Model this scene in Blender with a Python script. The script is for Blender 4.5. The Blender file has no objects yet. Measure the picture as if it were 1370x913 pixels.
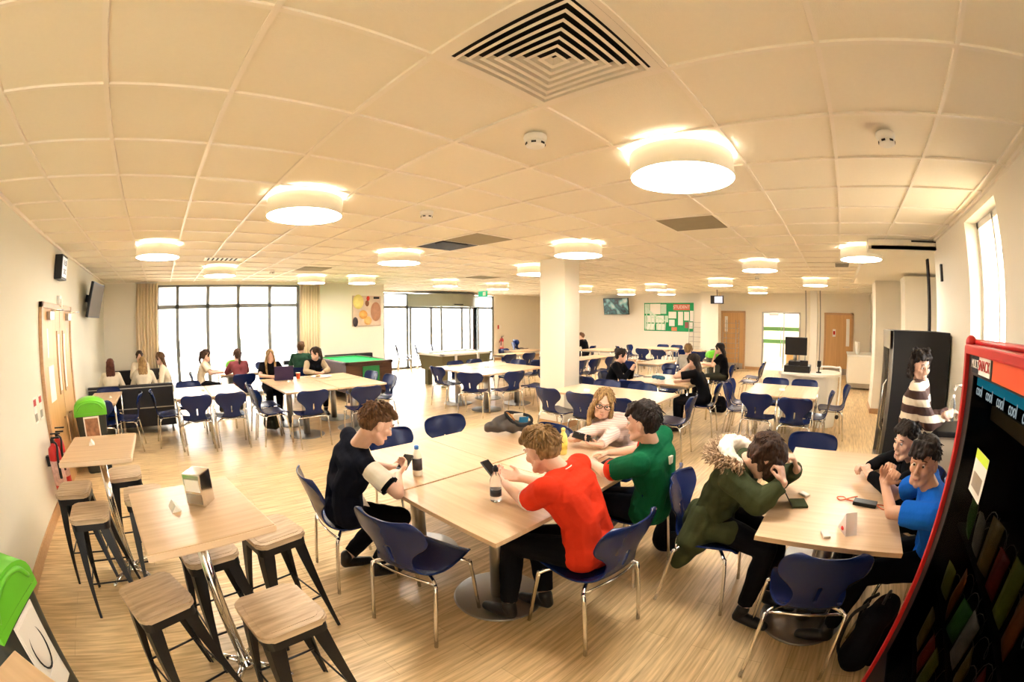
WORLD, EXPO = 3.0, 2.15
import bpy, bmesh, math, random
from mathutils import Vector, Matrix, noise
R = math.radians
PI = math.pi
C = bpy.context.scene.collection
random.seed(7)
V = Vector

# ------------------------------------------------------------------ materials
def mat(name, col, rough=0.6, metal=0.0, var=0.08, scale=8.0, emit=None, es=0.0, bump=0.0, bscale=60.0, coat=0.0, spec=0.5, sheen=0.0, trans=0.0, ior=1.45, alpha=1.0):
    m = bpy.data.materials.new(name); m.use_nodes = True
    nt = m.node_tree; N = nt.nodes; L = nt.links
    b = N['Principled BSDF']
    b.inputs['Roughness'].default_value = rough; b.inputs['Metallic'].default_value = metal
    b.inputs['Specular IOR Level'].default_value = spec; b.inputs['Coat Weight'].default_value = coat
    b.inputs['Sheen Weight'].default_value = sheen
    b.inputs['Transmission Weight'].default_value = trans; b.inputs['IOR'].default_value = ior
    b.inputs['Alpha'].default_value = alpha
    tc = N.new('ShaderNodeTexCoord'); nz = N.new('ShaderNodeTexNoise'); nz.inputs['Scale'].default_value = scale
    nz.inputs['Detail'].default_value = 3.0
    L.new(tc.outputs['Object'], nz.inputs['Vector'])
    mx = N.new('ShaderNodeMix'); mx.data_type = 'RGBA'
    c = V(col)
    mx.inputs['A'].default_value = (*(c * (1 - var)), 1); mx.inputs['B'].default_value = (*[min(1, x * (1 + var)) for x in c], 1)
    L.new(nz.outputs['Fac'], mx.inputs['Factor']); L.new(mx.outputs['Result'], b.inputs['Base Color'])
    if emit is not None:
        b.inputs['Emission Color'].default_value = (*emit, 1); b.inputs['Emission Strength'].default_value = es
    if bump:
        n2 = N.new('ShaderNodeTexNoise'); n2.inputs['Scale'].default_value = bscale; L.new(tc.outputs['Object'], n2.inputs['Vector'])
        bp = N.new('ShaderNodeBump'); bp.inputs['Strength'].default_value = bump; bp.inputs['Distance'].default_value = 0.01
        L.new(n2.outputs['Fac'], bp.inputs['Height']); L.new(bp.outputs['Normal'], b.inputs['Normal'])
    return m

def wood(name, c1, c2, rough=0.4, axis='X', scale=3.0, stretch=14.0, coat=0.0):
    m = mat(name, c1, rough=rough, coat=coat)
    nt = m.node_tree; N = nt.nodes; L = nt.links; b = N['Principled BSDF']
    tc = N.new('ShaderNodeTexCoord'); mp = N.new('ShaderNodeMapping')
    s = [scale * stretch] * 3; s['XYZ'.index(axis)] = scale
    mp.inputs['Scale'].default_value = s
    L.new(tc.outputs['Object'], mp.inputs['Vector'])
    nz = N.new('ShaderNodeTexNoise'); nz.inputs['Scale'].default_value = 1.0; nz.inputs['Detail'].default_value = 5
    L.new(mp.outputs['Vector'], nz.inputs['Vector'])
    rp = N.new('ShaderNodeValToRGB'); rp.color_ramp.elements[0].position = .3; rp.color_ramp.elements[1].position = .7
    rp.color_ramp.elements[0].color = (*c1, 1); rp.color_ramp.elements[1].color = (*c2, 1)
    L.new(nz.outputs['Fac'], rp.inputs['Fac']); L.new(rp.outputs['Color'], b.inputs['Base Color'])
    return m

def floor_mat():
    m = mat('floor_planks', (.5, .33, .16), rough=0.33)
    nt = m.node_tree; N = nt.nodes; L = nt.links; b = N['Principled BSDF']
    tc = N.new('ShaderNodeTexCoord'); mp = N.new('ShaderNodeMapping'); L.new(tc.outputs['Object'], mp.inputs['Vector'])
    mp.inputs['Rotation'].default_value = (0, 0, 0)
    br = N.new('ShaderNodeTexBrick'); br.inputs['Scale'].default_value = 1.0
    br.inputs['Brick Width'].default_value = 1.15; br.inputs['Row Height'].default_value = 0.145
    br.inputs['Mortar Size'].default_value = 0.0012; br.inputs['Mortar Smooth'].default_value = .3; br.offset = .37; br.offset_frequency = 2
    br.inputs['Color1'].default_value = (.8, .62, .37, 1); br.inputs['Color2'].default_value = (.7, .52, .29, 1)
    br.inputs['Mortar'].default_value = (.42, .28, .14, 1)
    L.new(mp.outputs['Vector'], br.inputs['Vector'])
    m2 = N.new('ShaderNodeMapping'); m2.inputs['Scale'].default_value = (2.2, 34, 1); L.new(tc.outputs['Object'], m2.inputs['Vector'])
    nz = N.new('ShaderNodeTexNoise'); nz.inputs['Detail'].default_value = 6; nz.inputs['Scale'].default_value = 1.3; L.new(m2.outputs['Vector'], nz.inputs['Vector'])
    rp = N.new('ShaderNodeValToRGB'); rp.color_ramp.elements[0].position = .34; rp.color_ramp.elements[1].position = .66
    rp.color_ramp.elements[0].color = (.62, .55, .46, 1); rp.color_ramp.elements[1].color = (1.12, 1.1, 1.06, 1)
    L.new(nz.outputs['Fac'], rp.inputs['Fac'])
    mx = N.new('ShaderNodeMix'); mx.data_type = 'RGBA'; mx.blend_type = 'MULTIPLY'; mx.inputs['Factor'].default_value = .85
    L.new(br.outputs['Color'], mx.inputs['A']); L.new(rp.outputs['Color'], mx.inputs['B']); L.new(mx.outputs['Result'], b.inputs['Base Color'])
    bp = N.new('ShaderNodeBump'); bp.inputs['Strength'].default_value = .06; bp.inputs['Distance'].default_value = .004
    L.new(nz.outputs['Fac'], bp.inputs['Height']); L.new(bp.outputs['Normal'], b.inputs['Normal'])
    return m

def glass_mat(name='thin_glass', tint=(1, 1, 1), refl=.015):
    m = bpy.data.materials.new(name); m.use_nodes = True; nt = m.node_tree; N = nt.nodes; L = nt.links; N.clear()
    o = N.new('ShaderNodeOutputMaterial'); t = N.new('ShaderNodeBsdfTransparent'); t.inputs[0].default_value = (*tint, 1)
    g = N.new('ShaderNodeBsdfGlossy'); g.inputs['Roughness'].default_value = .02
    lw = N.new('ShaderNodeLayerWeight'); lw.inputs['Blend'].default_value = refl * 4
    mx = N.new('ShaderNodeMixShader'); L.new(lw.outputs['Fresnel'], mx.inputs[0]); L.new(t.outputs[0], mx.inputs[1]); L.new(g.outputs[0], mx.inputs[2])
    L.new(mx.outputs[0], o.inputs['Surface'])
    return m

def emis(name, col, s):
    m = bpy.data.materials.new(name); m.use_nodes = True; nt = m.node_tree; N = nt.nodes; L = nt.links
    b = N['Principled BSDF']; b.inputs['Base Color'].default_value = (*col, 1)
    b.inputs['Emission Color'].default_value = (*col, 1); b.inputs['Emission Strength'].default_value = s
    return m

def stripes(name, c1, c2, freq, axis='Z', duty=.5, rough=.8):
    m = mat(name, c1, rough=rough); nt = m.node_tree; N = nt.nodes; L = nt.links; b = N['Principled BSDF']
    tc = N.new('ShaderNodeTexCoord'); sp = N.new('ShaderNodeSeparateXYZ'); L.new(tc.outputs['Object'], sp.inputs[0])
    mu = N.new('ShaderNodeMath'); mu.operation = 'MULTIPLY'; mu.inputs[1].default_value = freq; L.new(sp.outputs[axis], mu.inputs[0])
    fr = N.new('ShaderNodeMath'); fr.operation = 'FRACT'; L.new(mu.outputs[0], fr.inputs[0])
    gt = N.new('ShaderNodeMath'); gt.operation = 'GREATER_THAN'; gt.inputs[1].default_value = duty; L.new(fr.outputs[0], gt.inputs[0])
    mx = N.new('ShaderNodeMix'); mx.data_type = 'RGBA'; mx.inputs['A'].default_value = (*c1, 1); mx.inputs['B'].default_value = (*c2, 1)
    L.new(gt.outputs[0], mx.inputs['Factor']); L.new(mx.outputs['Result'], b.inputs['Base Color'])
    return m

def hairmat(name, c1, c2):
    m = mat(name, c1, rough=.6, spec=.25); nt = m.node_tree; N = nt.nodes; L = nt.links; b = N['Principled BSDF']
    tc = N.new('ShaderNodeTexCoord'); mp = N.new('ShaderNodeMapping'); mp.inputs['Scale'].default_value = (90, 90, 9); L.new(tc.outputs['Object'], mp.inputs['Vector'])
    nz = N.new('ShaderNodeTexNoise'); nz.inputs['Scale'].default_value = 1; nz.inputs['Detail'].default_value = 4; L.new(mp.outputs['Vector'], nz.inputs['Vector'])
    rp = N.new('ShaderNodeValToRGB'); rp.color_ramp.elements[0].position = .35; rp.color_ramp.elements[1].position = .65
    rp.color_ramp.elements[0].color = (*c1, 1); rp.color_ramp.elements[1].color = (*c2, 1)
    L.new(nz.outputs['Fac'], rp.inputs['Fac']); L.new(rp.outputs['Color'], b.inputs['Base Color'])
    bp = N.new('ShaderNodeBump'); bp.inputs['Strength'].default_value = .5; bp.inputs['Distance'].default_value = .01
    L.new(nz.outputs['Fac'], bp.inputs['Height']); L.new(bp.outputs['Normal'], b.inputs['Normal'])
    return m

M = {}
M['floor'] = floor_mat()
M['wall'] = mat('cream_paint', (.83, .79, .69), rough=.75, var=.015, scale=3)
M['wall_l'] = mat('pale_green_cream_paint', (.765, .755, .655), rough=.75, var=.015, scale=3)
M['ceil'] = mat('ceiling_tile', (.88, .83, .71), rough=.9, var=.02, scale=40, bump=.15, bscale=220)
M['tee'] = mat('ceiling_tee', (.9, .84, .74), rough=.45, var=.01)
M['skirt'] = wood('skirting_wood', (.5, .3, .14), (.58, .37, .2), rough=.4)
M['beech'] = wood('beech_laminate', (.62, .43, .26), (.73, .54, .35), rough=.32, axis='Y', scale=1.2, stretch=26)
M['beech2'] = wood('beech_laminate_lengthways', (.62, .43, .26), (.73, .54, .35), rough=.32, axis='X', scale=1.2, stretch=26)
M['edge'] = wood('table_edge', (.5, .3, .15), (.6, .38, .2), rough=.4)
M['door'] = wood('door_veneer', (.6, .35, .14), (.7, .43, .19), rough=.4, axis='Z', scale=1.0, stretch=20)
M['stoolwood'] = wood('stool_elm', (.4, .29, .18), (.66, .51, .35), rough=.45, axis='X', scale=5, stretch=9)
M['blue'] = mat('blue_plastic', (.004, .015, .09), rough=.27, var=.05, spec=.4)
M['chrome'] = mat('chrome', (.78, .76, .72), rough=.14, metal=1.0, var=.02)
M['steel'] = mat('brushed_steel', (.46, .43, .38), rough=.34, metal=1.0, var=.05, scale=20)
M['disc'] = mat('steel_base_disc', (.34, .33, .31), rough=.36, metal=.85, var=.05)
M['black'] = mat('black_metal', (.007, .007, .008), rough=.38, var=.1)
M['blackmatt'] = mat('black_matt', (.01, .01, .012), rough=.7, var=.1)
M['blackvinyl'] = mat('black_vinyl', (.006, .006, .009), rough=.5, var=.1, bump=.1)
M['alu'] = mat('grey_window_frame', (.22, .23, .22), rough=.4, metal=.3, var=.03)
M['canopy'] = mat('entrance_drum_metal', (.33, .35, .28), rough=.35, metal=.7, var=.04)
M['glass'] = glass_mat()
M['glass_v'] = glass_mat('vending_glass', (.5, .5, .5), .006)
M['white'] = mat('white_plastic', (.85, .84, .8), rough=.4, var=.01)
M['paper'] = mat('paper', (.88, .86, .8), rough=.8, var=.02)
M['lampside'] = mat('lamp_drum_fabric', (.86, .8, .66), rough=.8, var=.02, emit=(1, .86, .62), es=.02)
M['lampglow'] = emis('lamp_diffuser', (1, .97, .92), 6.8)
M['lampring'] = emis('lamp_top_glow', (1, .9, .75), .35)
M['red'] = mat('red_paint', (.55, .02, .02), rough=.35, var=.04)
M['green'] = mat('lime_green_plastic', (.14, .55, .03), rough=.35, var=.04)
M['bindark'] = mat('dark_grey_plastic', (.03, .035, .032), rough=.45, var=.08)
M['curtain'] = mat('cream_curtain', (.78, .66, .46), rough=.9, var=.04)
M['baize'] = mat('green_baize', (.02, .42, .12), rough=.95, var=.04, scale=60)
M['baizepale'] = mat('pale_slate_baize', (.5, .58, .52), rough=.9, var=.04, scale=60)
M['darkwood'] = wood('dark_rosewood', (.05, .02, .012), (.1, .045, .028), rough=.35, axis='X', scale=2)
M['olive'] = mat('olive_laminate', (.13, .12, .06), rough=.45, var=.06)
M['counter'] = mat('cream_counter', (.84, .8, .7), rough=.35, var=.02)
M['skin'] = mat('skin_fair', (.7, .44, .33), rough=.5, var=.05, scale=20)
M['skin2'] = mat('skin_tan', (.58, .34, .23), rough=.5, var=.05, scale=20)
M['eyew'] = mat('eye_white', (.8, .78, .75), rough=.2, var=.0)
M['iris'] = mat('eye_iris', (.03, .02, .015), rough=.2, var=.0)
M['lip'] = mat('lip', (.5, .16, .13), rough=.45, var=.05)
M['hair_brown'] = hairmat('brown_hair', (.06, .028, .012), (.16, .08, .035))
M['hair_black'] = hairmat('black_hair', (.008, .006, .006), (.03, .02, .016))
M['hair_dkbrown'] = hairmat('dark_brown_hair', (.02, .01, .007), (.07, .035, .02))
M['hair_sandy'] = hairmat('sandy_hair', (.15, .085, .035), (.34, .21, .09))
M['hair_blonde'] = hairmat('blonde_hair', (.17, .095, .035), (.46, .3, .13))
M['hair_red'] = hairmat('auburn_hair', (.05, .015, .01), (.14, .04, .02))
def cloth(n, c, **k): return mat(n, c, rough=.9, var=.1, scale=12, bump=.25, bscale=35, spec=.12, **k)
M['c_black'] = cloth('black_cloth', (.0045, .0045, .006))
M['c_navy'] = cloth('dark_navy_cloth', (.006, .007, .014))
M['c_white'] = cloth('white_cloth', (.8, .76, .68))
M['c_red'] = cloth('red_cotton', (.6, .035, .012))
M['c_green'] = cloth('bottle_green_cotton', (.005, .1, .04))
M['c_blue'] = cloth('royal_blue_cotton', (.01, .13, .62))
M['c_parka'] = cloth('olive_green_canvas', (.05, .062, .028))
M['c_cream'] = cloth('cream_cloth', (.72, .64, .5))
M['c_maroon'] = cloth('maroon_cloth', (.2, .05, .06))
M['c_dgreen'] = cloth('dark_green_cloth', (.02, .06, .035))
M['c_grey'] = cloth('grey_cloth', (.42, .4, .36))
M['c_beige'] = cloth('beige_knit', (.5, .4, .28))
M['c_jeans'] = cloth('dark_denim', (.007, .011, .022))
M['c_tartan'] = cloth('dark_check_cloth', (.05, .05, .035))
M['fleece'] = cloth('white_fleece', (.82, .76, .66))
M['fur'] = hairmat('tan_fur', (.22, .13, .07), (.6, .45, .3))
M['pinkstripe'] = stripes('pink_striped_knit', (.82, .68, .62), (.7, .5, .47), 62, 'Z', .6)
M['rugby'] = stripes('brown_cream_rugby_stripe', (.82, .74, .6), (.075, .035, .028), 8.6, 'Z', .45)
M['screen'] = mat('phone_screen', (.01, .012, .015), rough=.08, var=.0)
M['plasticclear'] = mat('clear_plastic', (.9, .92, .93), rough=.05, trans=.92, ior=1.2, var=.0)
M['water'] = mat('bottle_label_dark', (.02, .02, .03), rough=.3)
M['yellow'] = mat('yellow_plastic', (.85, .7, .2), rough=.35)
M['bluecap'] = mat('blue_cap', (.03, .18, .6), rough=.35)
M['orange'] = mat('orange_red_rubber', (.75, .13, .04), rough=.5)

# ------------------------------------------------------------------ mesh helpers
def basis(d):
    d = V(d).normalized(); a = V((0, 0, 1)) if abs(d.z) < .9 else V((1, 0, 0))
    u = d.cross(a).normalized(); return d, u, d.cross(u).normalized()

class MB:
    """collects shapes into one mesh"""
    def __init__(s): s.bm = bmesh.new()
    def box(s, x0, x1, y0, y1, z0, z1, bev=0.0, mi=0, mtx=None):
        b2 = bmesh.new(); bmesh.ops.create_cube(b2, size=1)
        for v in b2.verts: v.co = V((x0 + (v.co.x + .5) * (x1 - x0), y0 + (v.co.y + .5) * (y1 - y0), z0 + (v.co.z + .5) * (z1 - z0)))
        if bev: bmesh.ops.bevel(b2, geom=b2.edges[:], offset=bev, segments=2, profile=.7, affect='EDGES')
        s._add(b2, mi, mtx); return s
    def _add(s, b2, mi=0, mtx=None, smooth=False):
        if mtx is not None: bmesh.ops.transform(b2, matrix=mtx, verts=b2.verts)
        vm = {v: s.bm.verts.new(v.co) for v in b2.verts}
        for f in b2.faces:
            try: g = s.bm.faces.new([vm[v] for v in f.verts])
            except ValueError: continue
            g.material_index = mi or f.material_index; g.smooth = smooth or f.smooth
        b2.free()
    def tube(s, pts, r, seg=8, mi=0, closed=False, smooth_n=0, caps=True):
        pts = [V(p) for p in pts]
        if smooth_n: pts = catmull(pts, smooth_n, closed)
        n = len(pts); rr = r if isinstance(r, (list, tuple)) else [r] * n
        if len(rr) != n: rr = [rr[0] + (rr[-1] - rr[0]) * i / (n - 1) for i in range(n)]
        rings = []; pu = None
        for i, p in enumerate(pts):
            a = pts[(i - 1) % n] if (i > 0 or closed) else p; b = pts[(i + 1) % n] if (i < n - 1 or closed) else p
            d = (b - a).normalized()
            if pu is None: _, u, w = basis(d)
            else:
                u = (pu - d * pu.dot(d)).normalized(); w = d.cross(u)
            pu = u
            rings.append([s.bm.verts.new(p + (u * math.cos(t) + w * math.sin(t)) * rr[i]) for t in (2 * PI * k / seg for k in range(seg))])
        m = n if closed else n - 1
        for i in range(m):
            A, B = rings[i], rings[(i + 1) % n]
            for k in range(seg):
                f = s.bm.faces.new((A[k], A[(k + 1) % seg], B[(k + 1) % seg], B[k])); f.smooth = True; f.material_index = mi
        if caps and not closed:
            f = s.bm.faces.new(rings[0][::-1]); f.material_index = mi; f = s.bm.faces.new(rings[-1]); f.material_index = mi
        return s
    def lathe(s, prof, seg=32, mi=0, loc=(0, 0, 0), smooth=True, mtx=None, caps=True):
        b2 = bmesh.new(); rings = []
        for r, z in prof: rings.append([b2.verts.new((r * math.cos(2 * PI * k / seg) + loc[0], r * math.sin(2 * PI * k / seg) + loc[1], z + loc[2])) for k in range(seg)])
        for A, B in zip(rings, rings[1:]):
            for k in range(seg):
                f = b2.faces.new((A[k], A[(k + 1) % seg], B[(k + 1) % seg], B[k])); f.smooth = smooth
        if caps and prof[0][0] > 1e-5: b2.faces.new(rings[0][::-1])
        if caps and prof[-1][0] > 1e-5: b2.faces.new(rings[-1])
        s._add(b2, mi, mtx, False); return s
    def prism(s, poly, z0, z1, mi=0, mtx=None, bev=0.0):
        b2 = bmesh.new()
        lo = [b2.verts.new((x, y, z0)) for x, y in poly]; hi = [b2.verts.new((x, y, z1)) for x, y in poly]
        b2.faces.new(lo[::-1]); b2.faces.new(hi); n = len(poly)
        for k in range(n): b2.faces.new((lo[k], lo[(k + 1) % n], hi[(k + 1) % n], hi[k]))
        if bev: bmesh.ops.bevel(b2, geom=[e for e in b2.edges if abs(e.verts[0].co.z - e.verts[1].co.z) < 1e-6], offset=bev, segments=2, affect='EDGES')
        s._add(b2, mi, mtx); return s
    def ball(s, c, r, mi=0, seg=12, mtx=None):
        r = r if isinstance(r, (tuple, list)) else (r, r, r)
        b2 = bmesh.new(); bmesh.ops.create_uvsphere(b2, u_segments=seg, v_segments=max(6, seg * 2 // 3), radius=1)
        T = Matrix.Translation(V(c)) @ (mtx or Matrix.Identity(4)) @ Matrix.Diagonal((*r, 1))
        s._add(b2, mi, T, True); return s
    def quad(s, a, b, c, d, mi=0):
        f = s.bm.faces.new([s.bm.verts.new(p) for p in (a, b, c, d)]); f.material_index = mi; return s
    def obj(s, name, mats, parent=None, loc=None, rotz=0, kind=None):
        me = bpy.data.meshes.new(name); bmesh.ops.recalc_face_normals(s.bm, faces=s.bm.faces[:]); s.bm.to_mesh(me); s.bm.free()
        for m in (mats if isinstance(mats, (list, tuple)) else [mats]): me.materials.append(m)
        o = bpy.data.objects.new(name, me); C.objects.link(o)
        if parent: o.parent = parent
        if loc is not None: o.location = loc
        if rotz: o.rotation_euler = (0, 0, rotz)
        if kind: o['kind'] = kind
        return o

def catmull(p, n, closed=False):
    out = []; N = len(p)
    for i in range(N if closed else N - 1):
        if closed: a, b, c, d = p[(i - 1) % N], p[i], p[(i + 1) % N], p[(i + 2) % N]
        else: b, c = p[i], p[i + 1]; a = p[i - 1] if i else b * 2 - c; d = p[i + 2] if i + 2 < N else c * 2 - b
        for k in range(n):
            t = k / n; out.append(.5 * ((2 * b) + (c - a) * t + (2 * a - 5 * b + 4 * c - d) * t * t + (3 * b - a - 3 * c + d) * t ** 3))
    if not closed: out.append(p[-1])
    return out

def thing(name, label, cat, loc=(0, 0, 0), rotz=0, group=None):
    o = bpy.data.objects.new(name, None); C.objects.link(o); o.location = loc; o.rotation_euler = (0, 0, rotz)
    o.empty_display_size = .1
    o['label'] = label; o['category'] = cat
    if group: o['group'] = group
    return o
def tag(o, label, cat, group=None):
    o['label'] = label; o['category'] = cat
    if group: o['group'] = group
    return o
KIDS = {}
def dup(root, loc, rotz, label=None, group=None, scale=None):
    r = root.copy(); C.objects.link(r); r.location = loc; r.rotation_euler = (0, 0, rotz)
    if scale: r.scale = scale
    if label: r['label'] = label
    if group: r['group'] = group
    for ch in list(root.children):
        c = ch.copy(); C.objects.link(c); c.parent = r
        for g in ch.children:
            d = g.copy(); C.objects.link(d); d.parent = c
    return r
TMP = bpy.data.scenes.new('workbench_scene')
def tmp_dg():
    with bpy.context.temp_override(scene=TMP, view_layer=TMP.view_layers[0]): dg = bpy.context.evaluated_depsgraph_get()
    dg.update(); return dg
def modapply(o, mods):
    # modifiers are evaluated in a scratch scene that holds nothing else, which keeps this quick
    for t, kw in mods:
        m = o.modifiers.new(t, t)
        for k, v in kw.items(): setattr(m, k, v)
    par = o.parent; o.parent = None
    C.objects.unlink(o); TMP.collection.objects.link(o)
    dg = tmp_dg()
    me = bpy.data.meshes.new_from_object(o.evaluated_get(dg)); o.modifiers.clear(); old = o.data; o.data = me; bpy.data.meshes.remove(old)
    TMP.collection.objects.unlink(o); C.objects.link(o); o.parent = par
    return o
def text(s, size, parent, mtx, m, name='lettering', ext=.001, align='CENTER', sx=1.0):
    cu = bpy.data.curves.new(name, 'FONT'); cu.body = s; cu.size = size; cu.extrude = ext; cu.align_x = align; cu.align_y = 'CENTER'
    t = bpy.data.objects.new(name, cu); TMP.collection.objects.link(t)
    dg = tmp_dg(); me = bpy.data.meshes.new_from_object(t.evaluated_get(dg))
    bpy.data.objects.remove(t)
    me.transform(Matrix.Diagonal((sx, 1, 1, 1))); me.transform(mtx); me.materials.clear(); me.materials.append(m)
    o = bpy.data.objects.new(name, me); C.objects.link(o); o.parent = parent; return o
# frames for lettering: facing -X (read from the room's left), facing +Y, facing -Y, facing +X
def facemtx(p, face):
    x = {'-X': V((0, -1, 0)), '+X': V((0, 1, 0)), '+Y': V((-1, 0, 0)), '-Y': V((1, 0, 0))}[face]
    n = {'-X': V((-1, 0, 0)), '+X': V((1, 0, 0)), '+Y': V((0, 1, 0)), '-Y': V((0, -1, 0))}[face]
    m = Matrix((x, V((0, 0, 1)), n)).transposed().to_4x4(); m.translation = V(p); return m
# ------------------------------------------------------------------ room shell
CZ = 2.667
def struct(name, mb, m, parent=None): return mb.obj(name, m, parent, kind='structure')
XL, YB, YR, XF, YE = -1.6, 10.5, -1.4, 15.6, 12.7
struct('floor', MB().box(-4, XF + .2, -5, YE + .1, -.1, 0), M['floor'])
struct('ceiling', MB().box(XL - .1, XF + .2, YR - .8, YE + .2, CZ + .012, CZ + .12), M['ceil'])
g = MB()
ox, oy = -.433, 1.7007
for i in range(-4, 30):
    x = ox + .6 * i
    if XL < x < XF: g.box(x - .0125, x + .0125, YR, YE, CZ - .001, CZ + .0115)
for j in range(-6, 20):
    y = oy + .6 * j
    if YR < y < YE: g.box(XL, XF, y - .011, y + .011, CZ, CZ + .0115)
struct('trim_1', g, M['tee'])
# perimeter trims
struct('trim_2', MB().box(XL, XL + .03, YR, YB, CZ - .016, CZ + .012).box(XL, 6.05, YB - .03, YB, CZ - .016, CZ + .012).box(0, 5.2, YR, YR + .03, CZ - .012, CZ + .012), M['tee'])
def wall_y(mb, y, t, x0, x1, holes, z1=CZ + .05):
    # wall in plane Y=y..y+t with rectangular holes (xa,xb,za,zb)
    xs = sorted({x0, x1, *[h[0] for h in holes], *[h[1] for h in holes]})
    for a, b in zip(xs, xs[1:]):
        mid = (a + b) / 2; hs = sorted([(h[2], h[3]) for h in holes if h[0] < mid < h[1]]); z = 0
        for za, zb in hs:
            if za > z: mb.box(a, b, y, y + t, z, za)
            z = zb
        if z < z1: mb.box(a, b, y, y + t, z, z1)
    return mb
def wall_x(mb, x, t, y0, y1, holes, z1=CZ + .05):
    ys = sorted({y0, y1, *[h[0] for h in holes], *[h[1] for h in holes]})
    for a, b in zip(ys, ys[1:]):
        mid = (a + b) / 2; hs = sorted([(h[2], h[3]) for h in holes if h[0] < mid < h[1]]); z = 0
        for za, zb in hs:
            if za > z: mb.box(x, x + t, a, b, z, za)
            z = zb
        if z < z1: mb.box(x, x + t, a, b, z, z1)
    return mb
struct('wall_left', MB().box(XL - .15, XL, -5, YB + .15, 0, CZ + .05), M['wall_l'])
struct('wall_back', wall_y(MB(), YB, .15, XL, 6.05, [(-.2, 3.57, 0, 2.6)]), M['wall'])
struct('wall_recess', MB().box(5.9, 6.05, YB + .15, YE, 0, CZ + .05), M['wall'])
struct('wall_entrance', wall_y(MB(), YE, .15, 5.9, XF + .15, [(7.3, 12.45, 0, 2.62)]), M['wall'])
struct('wall_far', wall_x(MB(), XF, .15, -2.2, YE, [(1.32, 2.78, 0, 2.02)]), M['wall'])
struct('wall_right', wall_y(MB(), YR - .25, .25, -.6, 5.2, [(2.98, 3.9, 1.02, 2.6)]), M['wall'])
struct('wall_rear', MB().box(-4, -3.9, -5, 0, 0, CZ), M['wall'])
# stepped part of the right wall
struct('wall_right_step', MB().box(5.2, 5.35, -2.15, YR, 0, CZ).box(5.2, 9.15, -2.25, -2.1, 0, CZ), M['wall'])
struct('wall_nib', MB().box(7.6, 8.1, -2.1, -1.34, 0, 2.5), M['wall'])
struct('wall_pillar', MB().box(9.15, 9.95, -2.25, -.92, 0, 2.57), M['wall'])
struct('wall_kitchen', MB().box(9.95, XF, -1.5, -1.35, 0, CZ), M['wall'])
struct('ceiling_lowered', MB().box(5.2, 9.95, -2.2, -.5, 2.56, 2.60).box(5.2, 5.24, -2.2, -.5, 2.56, CZ).box(5.2, 9.95, -.5, -.46, 2.56, CZ), M['ceil'])
struct('trim_3', MB().box(5.19, 5.24, -1.4, -1.05, 2.64, 2.66).box(5.9, 6.0, -1.45, -1.42, 0, 2.56), M['blackmatt'])
# baseboards
struct('baseboard_left', MB().box(XL, XL + .02, -1, 4.78, 0, .1, .004).box(XL, XL + .02, 6.5, YB, 0, .1, .004), M['skirt'])
struct('baseboard_back', MB().box(XL, -.2, YB - .02, YB, 0, .1, .004).box(3.57, 6.05, YB - .02, YB, 0, .1, .004), M['skirt'])
struct('baseboard_entrance', MB().box(6.05, 7.3, YE - .02, YE, 0, .1, .004).box(12.45, XF, YE - .02, YE, 0, .1, .004), M['skirt'])
struct('baseboard_far', MB().box(XF - .02, XF, -1.2, .3, 0, .1, .004).box(XF - .02, XF, 2.82, 3.4, 0, .1, .004).box(XF - .02, XF, 4.4, YE, 0, .1, .004), M['skirt'])
struct('baseboard_pillar', MB().box(9.13, 9.15, -2.1, -.9, 0, .1, .004).box(9.13, 9.97, -.92, -.9, 0, .1, .004), M['skirt'])
struct('baseboard_right', MB().box(-.5, 5.2, YR, YR + .02, 0, .1, .004), M['skirt'])
# ceiling column
struct('wall_column', MB().box(5.4, 5.8, 3.97, 4.46, 0, CZ, .006), M['wall'])
struct('baseboard_column', MB().box(5.385, 5.815, 3.955, 4.475, 0, .1, .004), M['skirt'])
struct('wall_column_far', MB().box(14.6, 14.95, 4.2, 4.85, 0, CZ), M['wall'])
# ---- window_1: big glazed screen in back wall
def glazing(name, y, x0, x1, mulls, z1, trz, t=.07, fw=.085):
    f = MB()
    xs = [x0] + list(mulls) + [x1]
    for x in xs: f.box(x - fw / 2, x + fw / 2, y, y + t, 0, z1, .004)
    f.box(x0, x1, y, y + t, z1 - .05, z1, .004).box(x0, x1, y, y + t, trz - .045, trz + .045, .004).box(x0, x1, y, y + t, 0, .07, .004)
    o = struct(name, f, M['alu'])
    for a, b in zip(xs, xs[1:]):
        MB().box(a + fw / 2, b - fw / 2, y + .025, y + .031, .07, trz - .045).obj('pane', M['glass'], o)
        MB().box(a + fw / 2, b - fw / 2, y + .025, y + .031, trz + .045, z1 - .05).obj('pane', M['glass'], o)
    return o
w1 = glazing('window_1', YB + .03, -.17, 3.54, (.36, 1.15, 1.94, 2.77), 2.6, 2.11)
for x in (.40, 1.98): MB().tube([(x, YB + .0, 1.0), (x, YB + .0, 1.35)], .014, 8).obj('handle', M['alu'], w1)
w2 = glazing('window_2', YE + .03, 7.33, 12.42, (8.3, 9.33, 10.78, 11.6), 2.6, 2.12)
# right-hand window deep in the wall
f = MB(); ya = YR - .2
for x in (3.0, 3.44, 3.88): f.box(x - .02, x + .02, ya, ya + .05, 1.02, 2.6)
f.box(2.98, 3.9, ya, ya + .05, 1.02, 1.07).box(2.98, 3.9, ya, ya + .05, 2.55, 2.6)
w3 = struct('window_3', f, M['white'])
MB().box(3.0, 3.88, ya + .02, ya + .026, 1.06, 2.56).obj('pane', M['glass'], w3)
MB().box(2.96, 3.92, YR - .16, YR + .03, 1.0, 1.02, .004).obj('window_sill', M['white'], w3)
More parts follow.
